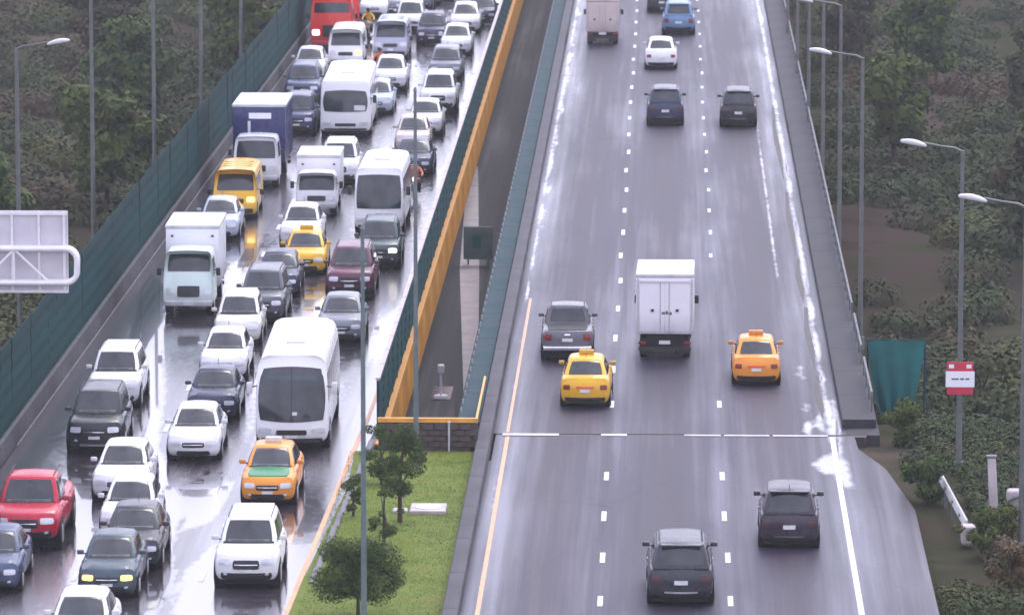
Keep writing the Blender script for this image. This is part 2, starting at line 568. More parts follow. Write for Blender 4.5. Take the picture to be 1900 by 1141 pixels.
# ------------------------------------------------------------------ haze
hz_v, hz_f = box(-420, 420, -30, 560, -8.5, 36)
haze = bpy.data.objects.new('haze', mesh('haze', hz_v, hz_f, False))
col.objects.link(haze)
haze['kind'] = 'stuff'
m = bpy.data.materials.new('haze')
m.use_nodes = True
m.node_tree.nodes.clear()
vo = m.node_tree.nodes.new('ShaderNodeOutputMaterial')
vp = m.node_tree.nodes.new('ShaderNodeVolumePrincipled')
vp.inputs['Color'].default_value = (0.95, 0.95, 0.97, 1)
vp.inputs['Density'].default_value = 0.0002
m.node_tree.links.new(vp.outputs[0], vo.inputs['Volume'])
haze.data.materials.append(m)

# ------------------------------------------------------------------ carriageways
FAR = 550
from mathutils import noise as mnoise
def seg_d(px, py, a, b2):
    ax, ay = a; bx, by = b2
    dx, dy = bx - ax, by - ay
    t = max(0, min(1, ((px - ax) * dx + (py - ay) * dy) / (dx * dx + dy * dy)))
    return math.hypot(px - ax - dx * t, (py - ay - dy * t))
def inside_d(px, py, poly):
    """signed distance, positive inside (y shrunk so that ruts read long)"""
    ins = False
    d = 1e9
    n = len(poly)
    for i in range(n):
        (x1, y1), (x2, y2) = poly[i], poly[(i + 1) % n]
        if (y1 > py) != (y2 > py) and px < (x2 - x1) * (py - y1) / (y2 - y1) + x1:
            ins = not ins
        d = min(d, seg_d(px, py * 0.35, (x1, y1 * 0.35), (x2, y2 * 0.35)))
    return d if ins else -d
POOLS_L = [[(-20.87, 212.37), (-19.65, 208.28), (-18.2, 193.28), (-17.02, 179.39), (-16.52, 172.15), (-15.62, 167.33), (-14.76, 162.77), (-14.58, 155.93), (-13.94, 149.63), (-14.07, 145.85), (-14.04, 142.4), (-15.93, 142.34), (-17.49, 153.41), (-18.42, 160.9), (-18.86, 169.14), (-17.55, 170.15), (-17.72, 178.3), (-18.86, 190.8), (-19.61, 193.24), (-20.11, 202.37)],
           [(-15.13, 165.02), (-14.41, 168.51), (-13.53, 165.53), (-13.63, 160.17), (-14.25, 158.01)],
           [(-13.79, 151.94), (-13.31, 155.96), (-12.66, 148.91), (-12.8, 142.43), (-13.31, 142.42)],
           [(-13.97, 203.92), (-13.9, 212.57), (-13.14, 203.94), (-13.4, 198.54)]]
POOLS_R = [[(4.7, 169.83), (5.12, 171.29), (5.59, 172.0), (5.8, 169.86), (5.87, 165.63), (5.57, 165.9), (5.33, 167.94), (5.03, 167.93)],
           [(4.88, 176.84), (5.21, 179.5), (5.25, 175.82)], [(5.34, 175.82), (5.71, 182.23), (5.82, 176.87), (5.69, 171.8), (5.41, 172.29)]]
def water_right(x, y):
    w = 0.0
    if y < 195:
        for p in POOLS_R:
            w = max(w, min(1, 0.5 + inside_d(x, y, p) / 0.42))
    nz = mnoise.noise((x * 0.9, y * 0.22, 3.1)) 
    if y > 175:
        w = max(w, max(0, 1 - abs(x - 5.46 - 0.05 * nz) / 0.22) * (0.74 + 0.7 * nz))
        w = max(w, max(0, 1 - abs(x + 5.40 - 0.06 * nz) / (0.14 if y < 225 else 0.20)) * sstep(196, 210, y) * (0.66 + 0.8 * nz))
        w = max(w, max(0, 1 - abs(x - 4.38) / 0.16) * (0.62 + 0.3 * nz) * sstep(205, 216, y) * (1 - sstep(250, 300, y)))
        w = max(w, max(0, 1 - abs(x - 4.75) / 0.40) * (0.35 + 0.9 * mnoise.noise((x, y * 0.5, 9))) * (1 - sstep(186, 192, y)))
    w = max(w, max(0, 1 - abs(x + 5.25) / 0.25) * (0.15 + 1.0 * mnoise.noise((x, y * 0.3, 5))))
    return max(0, min(1, w))
def water_left(x, y):
    w = 0.0
    if y < 216:
        for p in POOLS_L:
            w = max(w, min(1, 0.5 + inside_d(x, y, p) / 0.35))
    w = max(w, 0.38 + 0.9 * mnoise.noise((x * 0.45, y * 0.07, 1.7)))
    return max(0, min(1, w))
def fine_road(name, x0f, x1f, xs_, ys_, z, mat, fn):
    V_, F_, A_ = [], [], []
    for y in ys_:
        for u in xs_:
            x = lerp(x0f(y), x1f(y), u)
            V_.append((x, y, z)); A_.append(fn(x, y))
    n = len(xs_)
    F_ = [(j * n + i, j * n + i + 1, (j + 1) * n + i + 1, (j + 1) * n + i) for j in range(len(ys_) - 1) for i in range(n - 1)]
    me = bpy.data.meshes.new(name)
    me.from_pydata(V_, [], F_)
    at = me.attributes.new('standing_water', 'FLOAT', 'POINT')
    at.data.foreach_set('value', A_)
    o = link(name, me, mat)
    o['kind'] = 'structure'
    return o
def urange(n, fine):
    u = [i / n for i in range(n + 1)]
    for a, b2, m2 in fine:
        u += [lerp(a, b2, i / m2) for i in range(m2 + 1)]
    return sorted(set(round(q, 5) for q in u))
def xr1(y):
    return prof_lin([(60, 7.55), (150, 7.6), (162, 7.62), (169, 7.0), (172.5, 6.25), (175, 6.2)], y)
def prof_lin(p, v):
    for i in range(len(p) - 1):
        if v <= p[i + 1][0]:
            t = max(0, (v - p[i][0]) / (p[i + 1][0] - p[i][0]))
            return lerp(p[i][1], p[i + 1][1], t)
    return p[-1][1]
road_r = fine_road('right_road', lambda y: -5.95 + (0.35 if y > 170 else 0), xr1, urange(40, [(.0, .08, 12), (.78, 1.0, 36)]), [60, 100, 130] + [140 + 0.45 * i for i in range(78)] + [174.8], 0.0, 'asphalt_open', water_right)
top_r = fine_road('right_bridge_road', lambda y: -5.75, lambda y: 5.95, urange(30, [(.0, .08, 14), (.84, 1.0, 28)]), [175.1 + 0.6 * i for i in range(310)] + [400, 550], 0.004, 'asphalt_open', water_right)
# bridge deck beyond the joint: a real slab
def slab(name, poly, z0, z1, mat, kind='structure', parent=None):
    n = len(poly)
    v = [(x, y, z0) for x, y in poly] + [(x, y, z1) for x, y in poly]
    f = [tuple(range(n)), tuple(range(n, 2 * n))] + [(i, (i + 1) % n, n + (i + 1) % n, n + i) for i in range(n)]
    o = link(name, mesh(name, v, f, False), mat, parent)
    if parent is None and kind:
        o['kind'] = kind
    return o
deck_r = slab('right_bridge_deck', [(-6.95, 175.12), (7.05, 175.12), (7.05, FAR), (-6.95, FAR)], -1.3, -0.004, 'concrete_wet')
joint = slab('expansion_joint', [(-5.6, 174.8), (6.6, 174.8), (6.6, 175.1), (-5.6, 175.1)], -0.5, -0.012, 'dark_edge')
for a, b2, n in ((945, 1050, 0), (1128, 1176, 1), (1282, 1350, 2), (1356, 1440, 3), (1446, 1548, 4)):
    xa, xb = (a - 1248) / 56.3, (b2 - 1248) / 56.3
    d = 0.07 if n not in (0, 1) else 0.0
    part(('jp', n), 'joint_pale_strip', 'joint_pale', joint, lambda: box(xa, xb, 174.68 + d, 175.06 - d, 0.010, 0.018), smooth=False)  # pale colour stands for water reflections and worn white paint on the joint

road_l = fine_road('left_road', lambda y: XL(y), lambda y: prof_lin([(100, -10.9), (150, -10.15), (172, -9.75), (178, -9.55), (200, -9.45), (560, -9.45)], y), urange(44, []), [90, 120] + [138 + 0.7 * i for i in range(320)] + [400, 550], 0.0, 'asphalt_jam', water_left)
slab('left_bridge_deck', [(XL(172) - 0.6, 172.6), (-9.5, 172.6), (-9.5, FAR), (XL(FAR) - 0.6, FAR)], -1.0, -0.02, 'concrete')
low_road = sheet('lower_road', [(-21, 172.5), (-3, 172.5), (-3, FAR), (-21, FAR)], -4.0, 'asphalt_lower')
pw = sheet('lower_path', [(-7.55, 199.16), (-7.06, 199.18), (-8.44, 240.34), (-9.8, 277.37), (-10.33, 277.35), (-9.32, 240.32)], -3.99, 'concrete_pale')

# lane dashes, each one of its own, on the open carriageway
def dash_mesh(l, w=0.15):
    return box(-w / 2, w / 2, -l / 2, l / 2, 0.0, 0.004)
ydash = [142.0, 148.1, 154.3, 160.7, 167.4, 180.9, 188.2, 195.3, 202.5, 209.8]
y = 216.8
while y < 420:
    ydash.append(y); y += 6.9
for i, y in enumerate(ydash):
    z = 0.008
    jit = random.uniform(-0.04, 0.04)
    part(('dash', i % 4), 'lane_dash', 'line_white', road_r, lambda: dash_mesh(random.uniform(1.35, 1.7)), (-1.83 + jit, y, z), False)
    if not (185 < y < 214):
        w2 = ('dash', i % 4) if y < 190 else ('dashs', i % 3)
        part(w2, 'lane_dash', 'line_white', road_r, lambda: dash_mesh(random.uniform(1.0, 1.3), 0.13), (1.82 + jit, y + 0.1, z), False)
# edge lines
def strip_line(name, pts, w, z, mat, parent):
    v, f = [], []
    for i, (x, y) in enumerate(pts):
        v += [(x - w / 2, y, z), (x + w / 2, y, z)]
        if i:
            f.append((2 * i - 2, 2 * i - 1, 2 * i + 1, 2 * i))
    return link(name, mesh(name, v, f, False), mat, parent)
strip_line('edge_line', [(-5.2, 100), (-5.2, 174.5)], 0.13, 0.009, 'line_orange', road_r)
strip_line('edge_line', [(-5.22, 175.3), (-5.22, 205)], 0.10, 0.009, 'line_orange', top_r)
strip_line('edge_line', [(5.45, 100), (5.45, 166), (5.47, 174.5)], 0.16, 0.009, 'line_white', road_r)
strip_line('edge_line', [(-11.3, 100), (-10.5, 145.96), (-10.14, 170.36), (-9.98, 178)], 0.15, 0.009, 'line_orange', road_l)
strip_line('edge_line', [(-9.98, 178), (-9.85, 195), (-9.8, 420)], 0.12, 0.009, 'line_orange', road_l)
for lx in (-12.95, -16.6):
    for k in range(34):
        y = 143 + k * 8.2
        xx = lx + 0.004 * (y - 165) + (-0.25 if y < 165 else 0)
        part(('dash', k % 4), 'lane_dash', 'line_white', road_l, lambda: dash_mesh(1.5), (xx, y, 0.005), False)

# mud and debris line along the right-hand kerb
for (y0, l) in ((178, 9), (188, 15), (204, 12), (217, 20), (240, 30)):
    pts = [(5.26, y0), (5.36, y0 + l * .3), (5.30, y0 + l * .7), (5.38, y0 + l), (5.24, y0 + l), (5.10, y0 + l * .6), (5.16, y0 + l * .3)]
    sheet('mud_line', pts, 0.013, 'dark_edge')

# ------------------------------------------------------------------ right bridge edges: raised concrete walkways with rails
def run_segments(name, label, cat, x0, x1, ya, yb, step, z0, z1, mat, piece='concrete_segment', xf=None):
    t = thing(name, ((x0 + x1) / 2, ya, 0), label, cat)
    y = ya
    me = None
    while y < yb:
        xx = 0 if xf is None else xf(y + step / 2) - xf(ya)
        k2 = (name, piece, x0, step)
        part(k2, piece, mat, t, lambda: chamfer_box(x1 - x0, step - 0.03, z0, z1), (xx, y - ya + step / 2, 0), False)
        y += step
    return t
def chamfer_box(w, l, z0, z1, c=0.03):
    w /= 2; l /= 2
    prof2 = [(-w, z0), (w, z0), (w, z1 - c), (w - c, z1), (-w + c, z1), (-w, z1 - c)]
    n = len(prof2)
    v = [(x, -l, z) for x, z in prof2] + [(x, l, z) for x, z in prof2]
    f = [tuple(range(n)), tuple(range(n, 2 * n))] + [(i, (i + 1) % n, n + (i + 1) % n, n + i) for i in range(n)]
    return v, f
run_segments('concrete_walkway', 'grey concrete walkway along the right edge of the open carriageway', 'walkway', 5.85, 6.98, 176.5, 430, 5.0, -0.9, 0.28, 'concrete_wet')
run_segments('concrete_parapet', 'grey concrete kerb wall between the open carriageway and the dark gap', 'parapet', -6.12, -5.68, 140.0, 430, 5.0, -0.4, 0.42, 'concrete_side')
run_segments('concrete_parapet', 'dark teal steel edge ledge overlooking the gap beside the open carriageway', 'ledge', -6.95, -6.15, 176, 430, 6.0, -1.2, 0.20, 'fence_dark', 'ledge_segment')
# outer handrail of the right walkway
hr = thing('handrail', (6.88, 178, 0.28), 'low pale handrail on the outer edge of the right walkway', 'railing')
y = 0.0
while y < 250:
    part('hrpost', 'rail_post', 'steel_pole', hr, lambda: cyl((0, 0, 0), (0, 0, 0.62), 0.03, n=8), (0, y, 0))
    if 6 < y < 10 or 16 < y < 19:
        y += 2.5
        continue
    part('hrrail', 'top_rail', 'concrete', hr, lambda: box(-0.035, 0.035, 0.03, 2.45, 0.6, 0.68), (0, y, 0), False)
    part('hrmid', 'mid_rail', 'fence_dark', hr, lambda: box(-0.02, 0.02, 0.03, 2.45, 0.28, 0.33), (0, y, 0), False)
    y += 2.5
# rebar like dotted railing on the far side of the ledge
dr = thing('low_railing', (-6.86, 178, 0.2), 'low dotted railing on the dark ledge beside the gap', 'railing')
y = 0.0
while y < 150:
    part('drpost', 'rail_post', 'steel_pale', dr, lambda: cyl((0, 0, 0), (0, 0, 0.16), 0.03, n=8), (0, y, 0))
    y += 1.7

# ------------------------------------------------------------------ left bridge: parapet, green fences, orange girder
t = thing('concrete_parapet', (XL(140) - 0.2, 140, 0), 'long grey concrete parapet at the left edge of the jammed carriageway', 'parapet')
y = 140.0
ang = math.atan(0.0066)
while y < 430:
    o = part('leftpar', 'concrete_segment', 'concrete_side', t, lambda: chamfer_box(0.26, 4.97, -0.8, 0.72, 0.05), (XL(y + 2.5) - XL(140), y - 140 + 2.5, 0), False)
    o.rotation_euler.z = -ang
    y += 5
def fence_panel(l, z0, z1, lean=0.0):
    """one green infill panel: thin sheet with pressed horizontal ribs"""
    v, f = [], []
    rows = 10
    for i in range(rows + 1):
        z = lerp(z0, z1, i / rows)
        d = 0.025 if i % 2 else 0.0
        for s in (-1, 1):
            for yy2 in (-l / 2, l / 2):
                v.append((s * 0.012 + d + lean * (z - z0), yy2, z))
    for i in range(rows):
        a = i * 4
        for (p, q) in ((0, 1), (1, 3), (3, 2), (2, 0)):
            f.append((a + p, a + q, a + 4 + q, a + 4 + p))
    f.append((0, 1, 3, 2)); f.append((rows * 4, rows * 4 + 2, rows * 4 + 3, rows * 4 + 1))
    return v, f
lf = thing('green_fence', (XL(140) - 0.20, 140, 0.72), 'tall dark green fence along the far left parapet', 'fence')
y = 140.0
k = 0
while y < 430:
    dx = XL(y + 1.25) - XL(140)
    o = part('lfpanel', 'fence_panel', 'fence_green', lf, lambda: fence_panel(2.48, 0.0, 2.78), (dx, y - 140 + 1.25, 0), False)
    o.rotation_euler = (random.uniform(-.004, .004), random.uniform(-.012, .012), -ang + random.uniform(-.006, .006))
    part('lfpost', 'fence_post', 'fence_dark', lf, lambda: box(-0.06, 0.015, -0.03, 0.03, 0, 2.80), (XL(y) - XL(140), y - 140, 0), False)
    y += 2.5
mf = thing('green_fence', (-9.45, 174.4, 0.0), 'dark green fence on the median side of the jammed carriageway, above the orange girder', 'fence')
y = 0.0
while y < 255:
    part('mfpanel', 'fence_panel', 'fence_green', mf, lambda: fence_panel(2.96, 0.0, 1.84), (0, y + 1.5, 0), False)
    part('mfpost', 'fence_post', 'fence_dark', mf, lambda: box(-0.05, 0.04, -0.04, 0.04, -0.02, 1.86), (0, y, 0), False)
    part('mfrail', 'top_rail', 'fence_rail_pale', mf, lambda: box(-0.09, 0.06, 0.05, 2.95, 1.87, 1.94), (0, y, 0), False)
    y += 3.0
gd = thing('orange_girder', (-9.35, 173.2, 0), 'long orange steel girder under the median fence, beside the dark gap', 'girder')
def girder(l):
    v, f = [], []
    parts2 = [box(-0.14, 0.10, 0, l, -0.10, -0.03), box(0.0, 0.05, 0, l, -1.95, -0.10)]
    return join(*parts2)
y = 0.0
while y < 255:
    part('gseg', 'girder_segment', 'orange_steel', gd, lambda: girder(5.995), (0, y, 0), False)
    part('gstiff', 'stiffener', 'orange_steel', gd, lambda: box(0.052, 0.058, -0.05, 0.05, -1.94, -0.11), (0, y + 3, 0), False)
    y += 6.0

# ------------------------------------------------------------------ end wall of the gap, orange rail
ew = thing('block_wall', (-7.7, 171.6, 0), 'low brown block wall closing the dark gap, at the end of the grass', 'wall')
bw, bh = 0.40, 0.19
wbase = part('ewcore', 'wall_core', 'block_brown', ew, lambda: box(-1.60, 1.62, 0.12, 0.35, -4.2, 0.93), smooth=False)
for r_ in range(5):
    for c_ in range(8):
        x0 = -1.6 + c_ * bw + (0 if r_ % 2 else -0.2)
        xa, xb = max(-1.6, x0), min(1.62, x0 + bw)
        if xb - xa < 0.08:
            continue
        zz = r_ * bh - 0.02
        jit = random.uniform(0, 0.03)
        key = ('blk', round(xb - xa, 2), random.randint(0, 2))
        part(key, 'block', 'block_brown', ew, lambda: chamfer_box(xb - xa - 0.03, 0.14, 0.0, bh - 0.025, 0.015), ((xa + xb) / 2, 0.05 - jit, zz), False)
orl = thing('orange_guard_rail', (-7.7, 171.75, 0.95), 'bright orange rail on top of the brown block wall, turning along the gap', 'railing')
part('orl1', 'rail', 'orange_rail', orl, lambda: box(-1.62, 1.62, -0.08, 0.08, 0.0, 0.14), smooth=False)
part('orl2', 'side_rail', 'orange_rail', orl, lambda: box(1.50, 1.57, 0.09, 9.5, -0.12, -0.05), smooth=False)
wp = thing('marker_post', (-7.0, 171.35, 0.0), 'thin pale marker post standing against the brown block wall', 'post')
part('wp1', 'post', 'steel_pale', wp, lambda: cyl((0, 0, 0), (0, 0, 1.0), 0.035))
part('wp2', 'cap', 'steel_pale', wp, lambda: cyl((0, 0, 1.0), (0, 0, 1.04), 0.06))
# things down on the lower road
x, y = (-8.71, 205.68)
bo = thing('lamp_bollard', (x, y, -3.99), 'small white lamp bollard on a round foot down in the gap', 'bollard')
part('bo1', 'foot', 'sign_white', bo, lambda: cyl((0, 0, 0), (0, 0, 0.10), 0.30, 0.26, 20))
part('bo2', 'post', 'sign_white', bo, lambda: cyl((0, 0, 0.10), (0, 0, 0.95), 0.05, n=12))
part('bo3', 'lantern', 'sign_white', bo, lambda: rbox(0.13, 0.13, 0.35, 0.06), (0, 0, 0.95))
part('bo4', 'base_plate', 'burgundy_pad' if 'burgundy_pad' in MATS else 'paint_burgundy', bo, lambda: box(-0.38, 0.38, -0.5, 2.6, 0.0, 0.01), smooth=False)
x, y = (-8.54, 241.7)
sg = thing('panel_sign', (x, y, -3.99), 'dull grey-green panel sign standing in the dark gap', 'sign')
part('sg1', 'panel', 'sign_greygreen', sg, lambda: rbox(0.66, 0.04, 1.5, 0.03), (0, 0, 0.25))
for s in (-1, 1):
    part('sg2', 'leg', 'steel_pole', sg, lambda: box(-0.04, 0.04, 0.05, 0.11, 0, 1.6), (0.45 * s, 0, 0), False)
part('sg3', 'panel_face', 'teal_cloth', sg, lambda: box(-0.25, 0.12, -0.055, -0.045, 0.75, 1.35), (0, 0, 0), False)

# ------------------------------------------------------------------ grass median
gp = [(-10.05, 171.4), (-9.9, 165), (-10.35, 150), (-10.9, 100), (-6.13, 100), (-6.13, 160), (-6.13, 171.4)]
gm = slab('grass_median', gp, -0.9, 0.06, 'turf')
kb = run_segments('kerb', 'low brownish kerb edging the grass beside the orange line', 'kerb', -10.16, -9.98, 150, 171, 2.1, -0.3, 0.12, 'concrete', 'kerb_stone', xf=lambda y: 0.021 * (y - 150))
N = 26000
pts = np.stack([rng.uniform(-10.2, -6.2, N), rng.uniform(138, 171.3, N)], 1)
hh = rng.uniform(0.02, 0.06, N)
a = rng.uniform(0, 2 * np.pi, N)
wv = 0.012
dx, dy = np.cos(a) * wv, np.sin(a) * wv
tip = rng.normal(0, 0.03, (N, 2))
VV = np.zeros((N * 3, 3))
VV[0::3, 0] = pts[:, 0] - dx; VV[0::3, 1] = pts[:, 1] - dy; VV[0::3, 2] = 0.05
VV[1::3, 0] = pts[:, 0] + dx; VV[1::3, 1] = pts[:, 1] + dy; VV[1::3, 2] = 0.05
VV[2::3, 0] = pts[:, 0] + tip[:, 0]; VV[2::3, 1] = pts[:, 1] + tip[:, 1]; VV[2::3, 2] = 0.05 + hh
def np_mesh(name, VV, k):
    me = bpy.data.meshes.new(name)
    n = len(VV)
    me.vertices.add(n)
    me.vertices.foreach_set('co', VV.astype(np.float32).ravel())
    me.loops.add(n)
    me.loops.foreach_set('vertex_index', np.arange(n, dtype=np.int32))
    me.polygons.add(n // k)
    me.polygons.foreach_set('loop_start', np.arange(0, n, k, dtype=np.int32))
    me.update(calc_edges=True)
    me.validate()
    return me
g = link('grass', np_mesh('grass', VV, 3), 'turf')
tag(g, 'short green grass on the median between the carriageways', 'grass'); g['kind'] = 'stuff'

def leaf_cloud(centres, radii, per, size, squash=0.75, spread=0.5):
    """leaf faces spread through the volume of many clumps, as one array of quads"""
    out = []
    for c, r in zip(centres, radii):
        n = max(8, int(per * r ** 1.6))
        d = rng.normal(0, 1, (n, 3))
        d /= np.linalg.norm(d, axis=1)[:, None]
        rad = r * rng.uniform(0.55, 1.08, n) ** 0.8
        p = d * rad[:, None]
        p[:, 2] *= squash
        p += np.array(c)
        nrm = d + rng.normal(0, spread, (n, 3))
        nrm[:, 2] += 0.35
        nrm /= np.linalg.norm(nrm, axis=1)[:, None]
        t = np.cross(nrm, rng.normal(0, 1, (n, 3)))
        t /= np.linalg.norm(t, axis=1)[:, None]
        b3 = np.cross(nrm, t)
        s = size * rng.uniform(0.6, 1.3, n)[:, None]
        q = np.stack([p - t * s * 0.9, p - b3 * s * 0.45, p + t * s * 0.9, p + b3 * s * 0.45], 1)
        out.append(q.reshape(-1, 3))
    return np.concatenate(out)

def tree_trunk(h, r, lean, forks, seed):
    rr = random.Random(seed)
    top = Vector((lean[0], lean[1], h))
    vf = [tube([(0, 0, -0.3), (lean[0] * 0.3, lean[1] * 0.3, h * 0.4), tuple(top)], [r, r * 0.7, r * 0.4], 8)]
    for p in forks:
        b0 = top * rr.uniform(0.5, 0.9)
        mid = b0.lerp(Vector(p), 0.5) + Vector((0, 0, 0.1))
        vf.append(tube([tuple(b0), tuple(mid), p], [r * 0.4, r * 0.28, r * 0.12], 6))
    return join(*vf)

TREE_V = {}
def tree(loc, h, w, kind, label, group=None, seed=0, leafsize=0.07, per=420, variant=None, mat='leaf_dark', name='tree', cat='tree'):
    key = variant if variant is not None else (loc, seed)
    if key not in TREE_V:
        rr = random.Random(seed)
        cs, rs = [], []
        for i in range(kind):
            a = rr.uniform(0, 6.28); q = rr.uniform(0, 1) ** 0.6
            zz = rr.uniform(0.35 if name == 'tree' else 0.12, 0.95)
            wid = w * math.sin(math.pi * min(0.95, (zz - 0.1))) ** 0.6 * (0.75 + 0.45 * math.sin(a * 2 + seed))
            cs.append((math.cos(a) * q * wid * 0.85, math.sin(a) * q * wid * 0.85, h * zz))
            rs.append(w * (rr.uniform(0.26, 0.46) if kind > 30 or w > 2 else rr.choice((.16, .2, .26, .34))))
        tm = mesh('trunk', *tree_trunk(h * 0.6, 0.035 * h ** 0.9, (rr.uniform(-.1, .1) * h, 0), cs[:7], seed))
        cm = np_mesh('crown', leaf_cloud(cs, rs, per, leafsize), 4)
        TREE_V[key] = (tm, cm)
    tm, cm = TREE_V[key]
    t = thing(name, loc, label, cat, group, rz=random.uniform(0, 6))
    link('trunk', tm, 'bark', t)
    link('crown', cm, mat, t)
    return t
x, y = (-7.99, 159.3)
tree((x, y, 0.05), 2.9, 1.15, 26, 'dark green young tree on the grass beside the tall pole, nearer the block wall', seed=3, per=2600, leafsize=0.045)
x, y = (-8.29, 155.7)
tree((x, y, 0.05), 1.9, 0.60, 14, 'thin yellowish sapling between the two dark median trees', seed=5, per=2600, leafsize=0.045, mat='leaf_mid', name='sapling', cat='sapling')
x, y = (-8.45, 145.37)
tree((x, y, 0.05), 2.1, 1.35, 34, 'broad dark bushy tree at the bottom of the grass median', seed=8, per=2600, leafsize=0.045)
x, y = (-9.46, 160.29)
tree((x, y, 0.05), 1.5, 0.65, 14, 'low green shrub beside the orange edge line on the median', seed=14, per=2600, leafsize=0.045, mat='leaf_mid', name='shrub', cat='shrub')
x, y = (-8.88, 165.66)
tree((x, y, 0.05), 1.9, 0.75, 14, 'small dark shrub directly before the orange corner of the block wall', seed=16, per=2600, leafsize=0.045, mat='leaf_dark', name='shrub', cat='shrub')
x, y = (-7.22, 161.22)
mc = thing('manhole', (x, y, 0.06), 'pale concrete utility cover lying in the grass', 'utility cover')
part('mc1', 'frame', 'concrete_pale', mc, lambda: chamfer_box(1.1, 1.3, 0, 0.10))
part('mc2', 'lid', 'sign_white', mc, lambda: cyl((0, 0, 0.10), (0, 0, 0.13), 0.40, n=20))
part('mc3', 'slab', 'concrete_pale', mc, lambda: chamfer_box(0.45, 0.5, 0, 0.07), (-0.85, -0.2, 0))

# ------------------------------------------------------------------ wild vegetation on both sides
def scatter(name, n, region, label, rlo, rhi, per, leaf):
    cs, rs = [], []
    while len(cs) < n:
        x, y = region()
        z = terrain_z(x, y)
        r = random.uniform(rlo, rhi)
        cs.append((x, y, z + r * 0.25)); rs.append(r)
    o = link(name, np_mesh(name, leaf_cloud(cs, rs, per, leaf, 0.7, 0.28), 4), 'leaf_wild')
    tag(o, label, 'undergrowth')
    o['kind'] = 'stuff'
def reg_left():
    y = 150 + 330 * random.random() ** 1.1
    return XL(y) - 2.2 - 34 * random.random() ** 1.1, y
def reg_right():
    while True:
        y = 186 + 300 * random.random() ** 1.1
        x = 8.6 + 33 * random.random()
        if ((x - 11.1) / 2.6) ** 2 + ((y - 247.8) / 15) ** 2 < 1:
            continue
        if math.sin(x * 0.35 + y * 0.09) + 0.6 * math.sin(x * 0.8 - y * 0.05) < 0.75:
            return x, y
def reg_right_near():
    y = 148 + 42 * random.random()
    x = 7.95 + 9 * random.random() ** 1.3
    return (x + 1.6 if (x < 9.5 and 152 < y < 171) else x), y
scatter('undergrowth', 2300, reg_left, 'tangled dark green and brown undergrowth left of the green fence', 0.7, 2.0, 210, 0.165)
scatter('undergrowth', 1500, reg_right, 'tangled dark undergrowth right of the open carriageway', 0.6, 1.8, 210, 0.165)
scatter('undergrowth', 900, reg_right_near, 'low scrub on the bank at the lower right', 0.16, 0.62, 420, 0.085)
for i, (x, y, h, w) in enumerate([(-31, 236, 6.5, 2.6), (-27.5, 262, 6, 2.4), (-36, 268, 7, 3), (-30, 300, 7, 3), (-25.5, 318, 6, 2.5), (-35, 330, 8, 3.2), (-28, 345, 7, 2.8), (-32, 205, 5.5, 2.2)]):
    wh = ['lowest of the bushy trees left of the green fence, below the lamp arms', 'bushy tree close to the left fence, midway up the view', 'round bushy tree at the far left of the hillside', 'bushy tree behind the middle lamp poles on the left',
          'bushy tree nearest the upper end of the left fence', 'bushy tree at the top left corner of the view', 'bushy tree at the top edge between two left lamp poles', 'bushy tree behind the curved lamp at the far left'][i]
    tree((x, y, terrain_z(x, y)), 6.5, 2.6, 22, wh, 'bushy trees left of the fence', seed=30 + i % 3, per=260, leafsize=0.24, variant=('L', i % 3), mat=('leaf_dark', 'leaf_mid', 'leaf_wild')[i % 3])
for i, (x, y) in enumerate([(17, 246), (19, 266), (12, 282), (20, 292), (15, 312), (23, 240), (11, 330)]):
    wh = ['dark tree beside the first tall pole right of the bridge', 'dark tree behind the single curved lamp on the right', 'dark tree just right of the farther lamp poles', 'dark tree high at the right edge of the view',
          'dark tree at the top of the view on the right side', 'dark tree behind the rightmost street lamp', 'dark tree closest to the bridge at the top right'][i]
    tree((x, y, terrain_z(x, y)), 5.5, 2.3, 22, wh, 'dark trees right of the bridge', seed=30 + i % 3, per=260, leafsize=0.24, variant=('L', i % 3), mat=('leaf_wild', 'leaf_dark', 'leaf_mid')[i % 3])
for i, (px_, label, mt) in enumerate([((9.89, 151.57), 'rust and tan dry shrub at the lower right corner', 'leaf_tan'), ((9.51, 156.94), 'green shrub beside the dry tan shrub at the lower right', 'leaf_mid'),
                                     ((7.91, 175.31), 'green shrub under the teal panel beside the road edge', 'leaf_mid'), ((8.13, 164.96), 'dark shrub beside the lower end of the steel barrier', 'leaf_dark')]):
    tree((px_[0], px_[1], terrain_z(*px_)), 1.5, 1.1, 20, label, seed=50 + i, per=1600, leafsize=0.075, mat=mt, name='shrub', cat='shrub')

# ------------------------------------------------------------------ street lamps
def lamp(loc, ztop, arm_dir, label, group, arm=True, r=0.085, curved=False, mat='steel_pole', al=1.55):
    t = thing('street_lamp', loc, label, 'street lamp', group)
    hgt = ztop - loc[2]
    part(('pole', round(hgt, 1), r), 'pole', mat, t, lambda: cyl((0, 0, 0), (0, 0, hgt), r, r * 0.62, 12))
    part(('polebase', r), 'base', mat, t, lambda: cyl((0, 0, 0), (0, 0, 0.5), r * 1.7, r * 1.6, 12))
    if arm:
        part(('arm', round(hgt, 1), arm_dir, al), 'arm', mat, t, lambda: tube([(0, 0, hgt - 0.04), (0.25 * arm_dir, 0, hgt + 0.08), (al * 0.45 * arm_dir, 0, hgt + 0.14), (al * 0.8 * arm_dir, 0, hgt + 0.24)], [0.045, 0.04, 0.035, 0.035], 8))
        def head():
            def w(x, y, z):
                u = (x + 0.42) / 0.84
                return (x * arm_dir, y * (0.55 + 0.45 * math.sin(math.pi * min(1, 0.2 + u * 0.8))), z * (0.6 + 0.5 * math.sin(math.pi * u)) + x * 0.18)
            return rbox(0.42, 0.15, 0.16, 0.07, 4, w)
        o = part(('head', arm_dir), 'lamp_head', 'lamp_shell', t, head, ((al * 0.8 + 0.33) * arm_dir, 0, hgt + 0.18))
    return t
LG = 'street lamps left of the green fence'
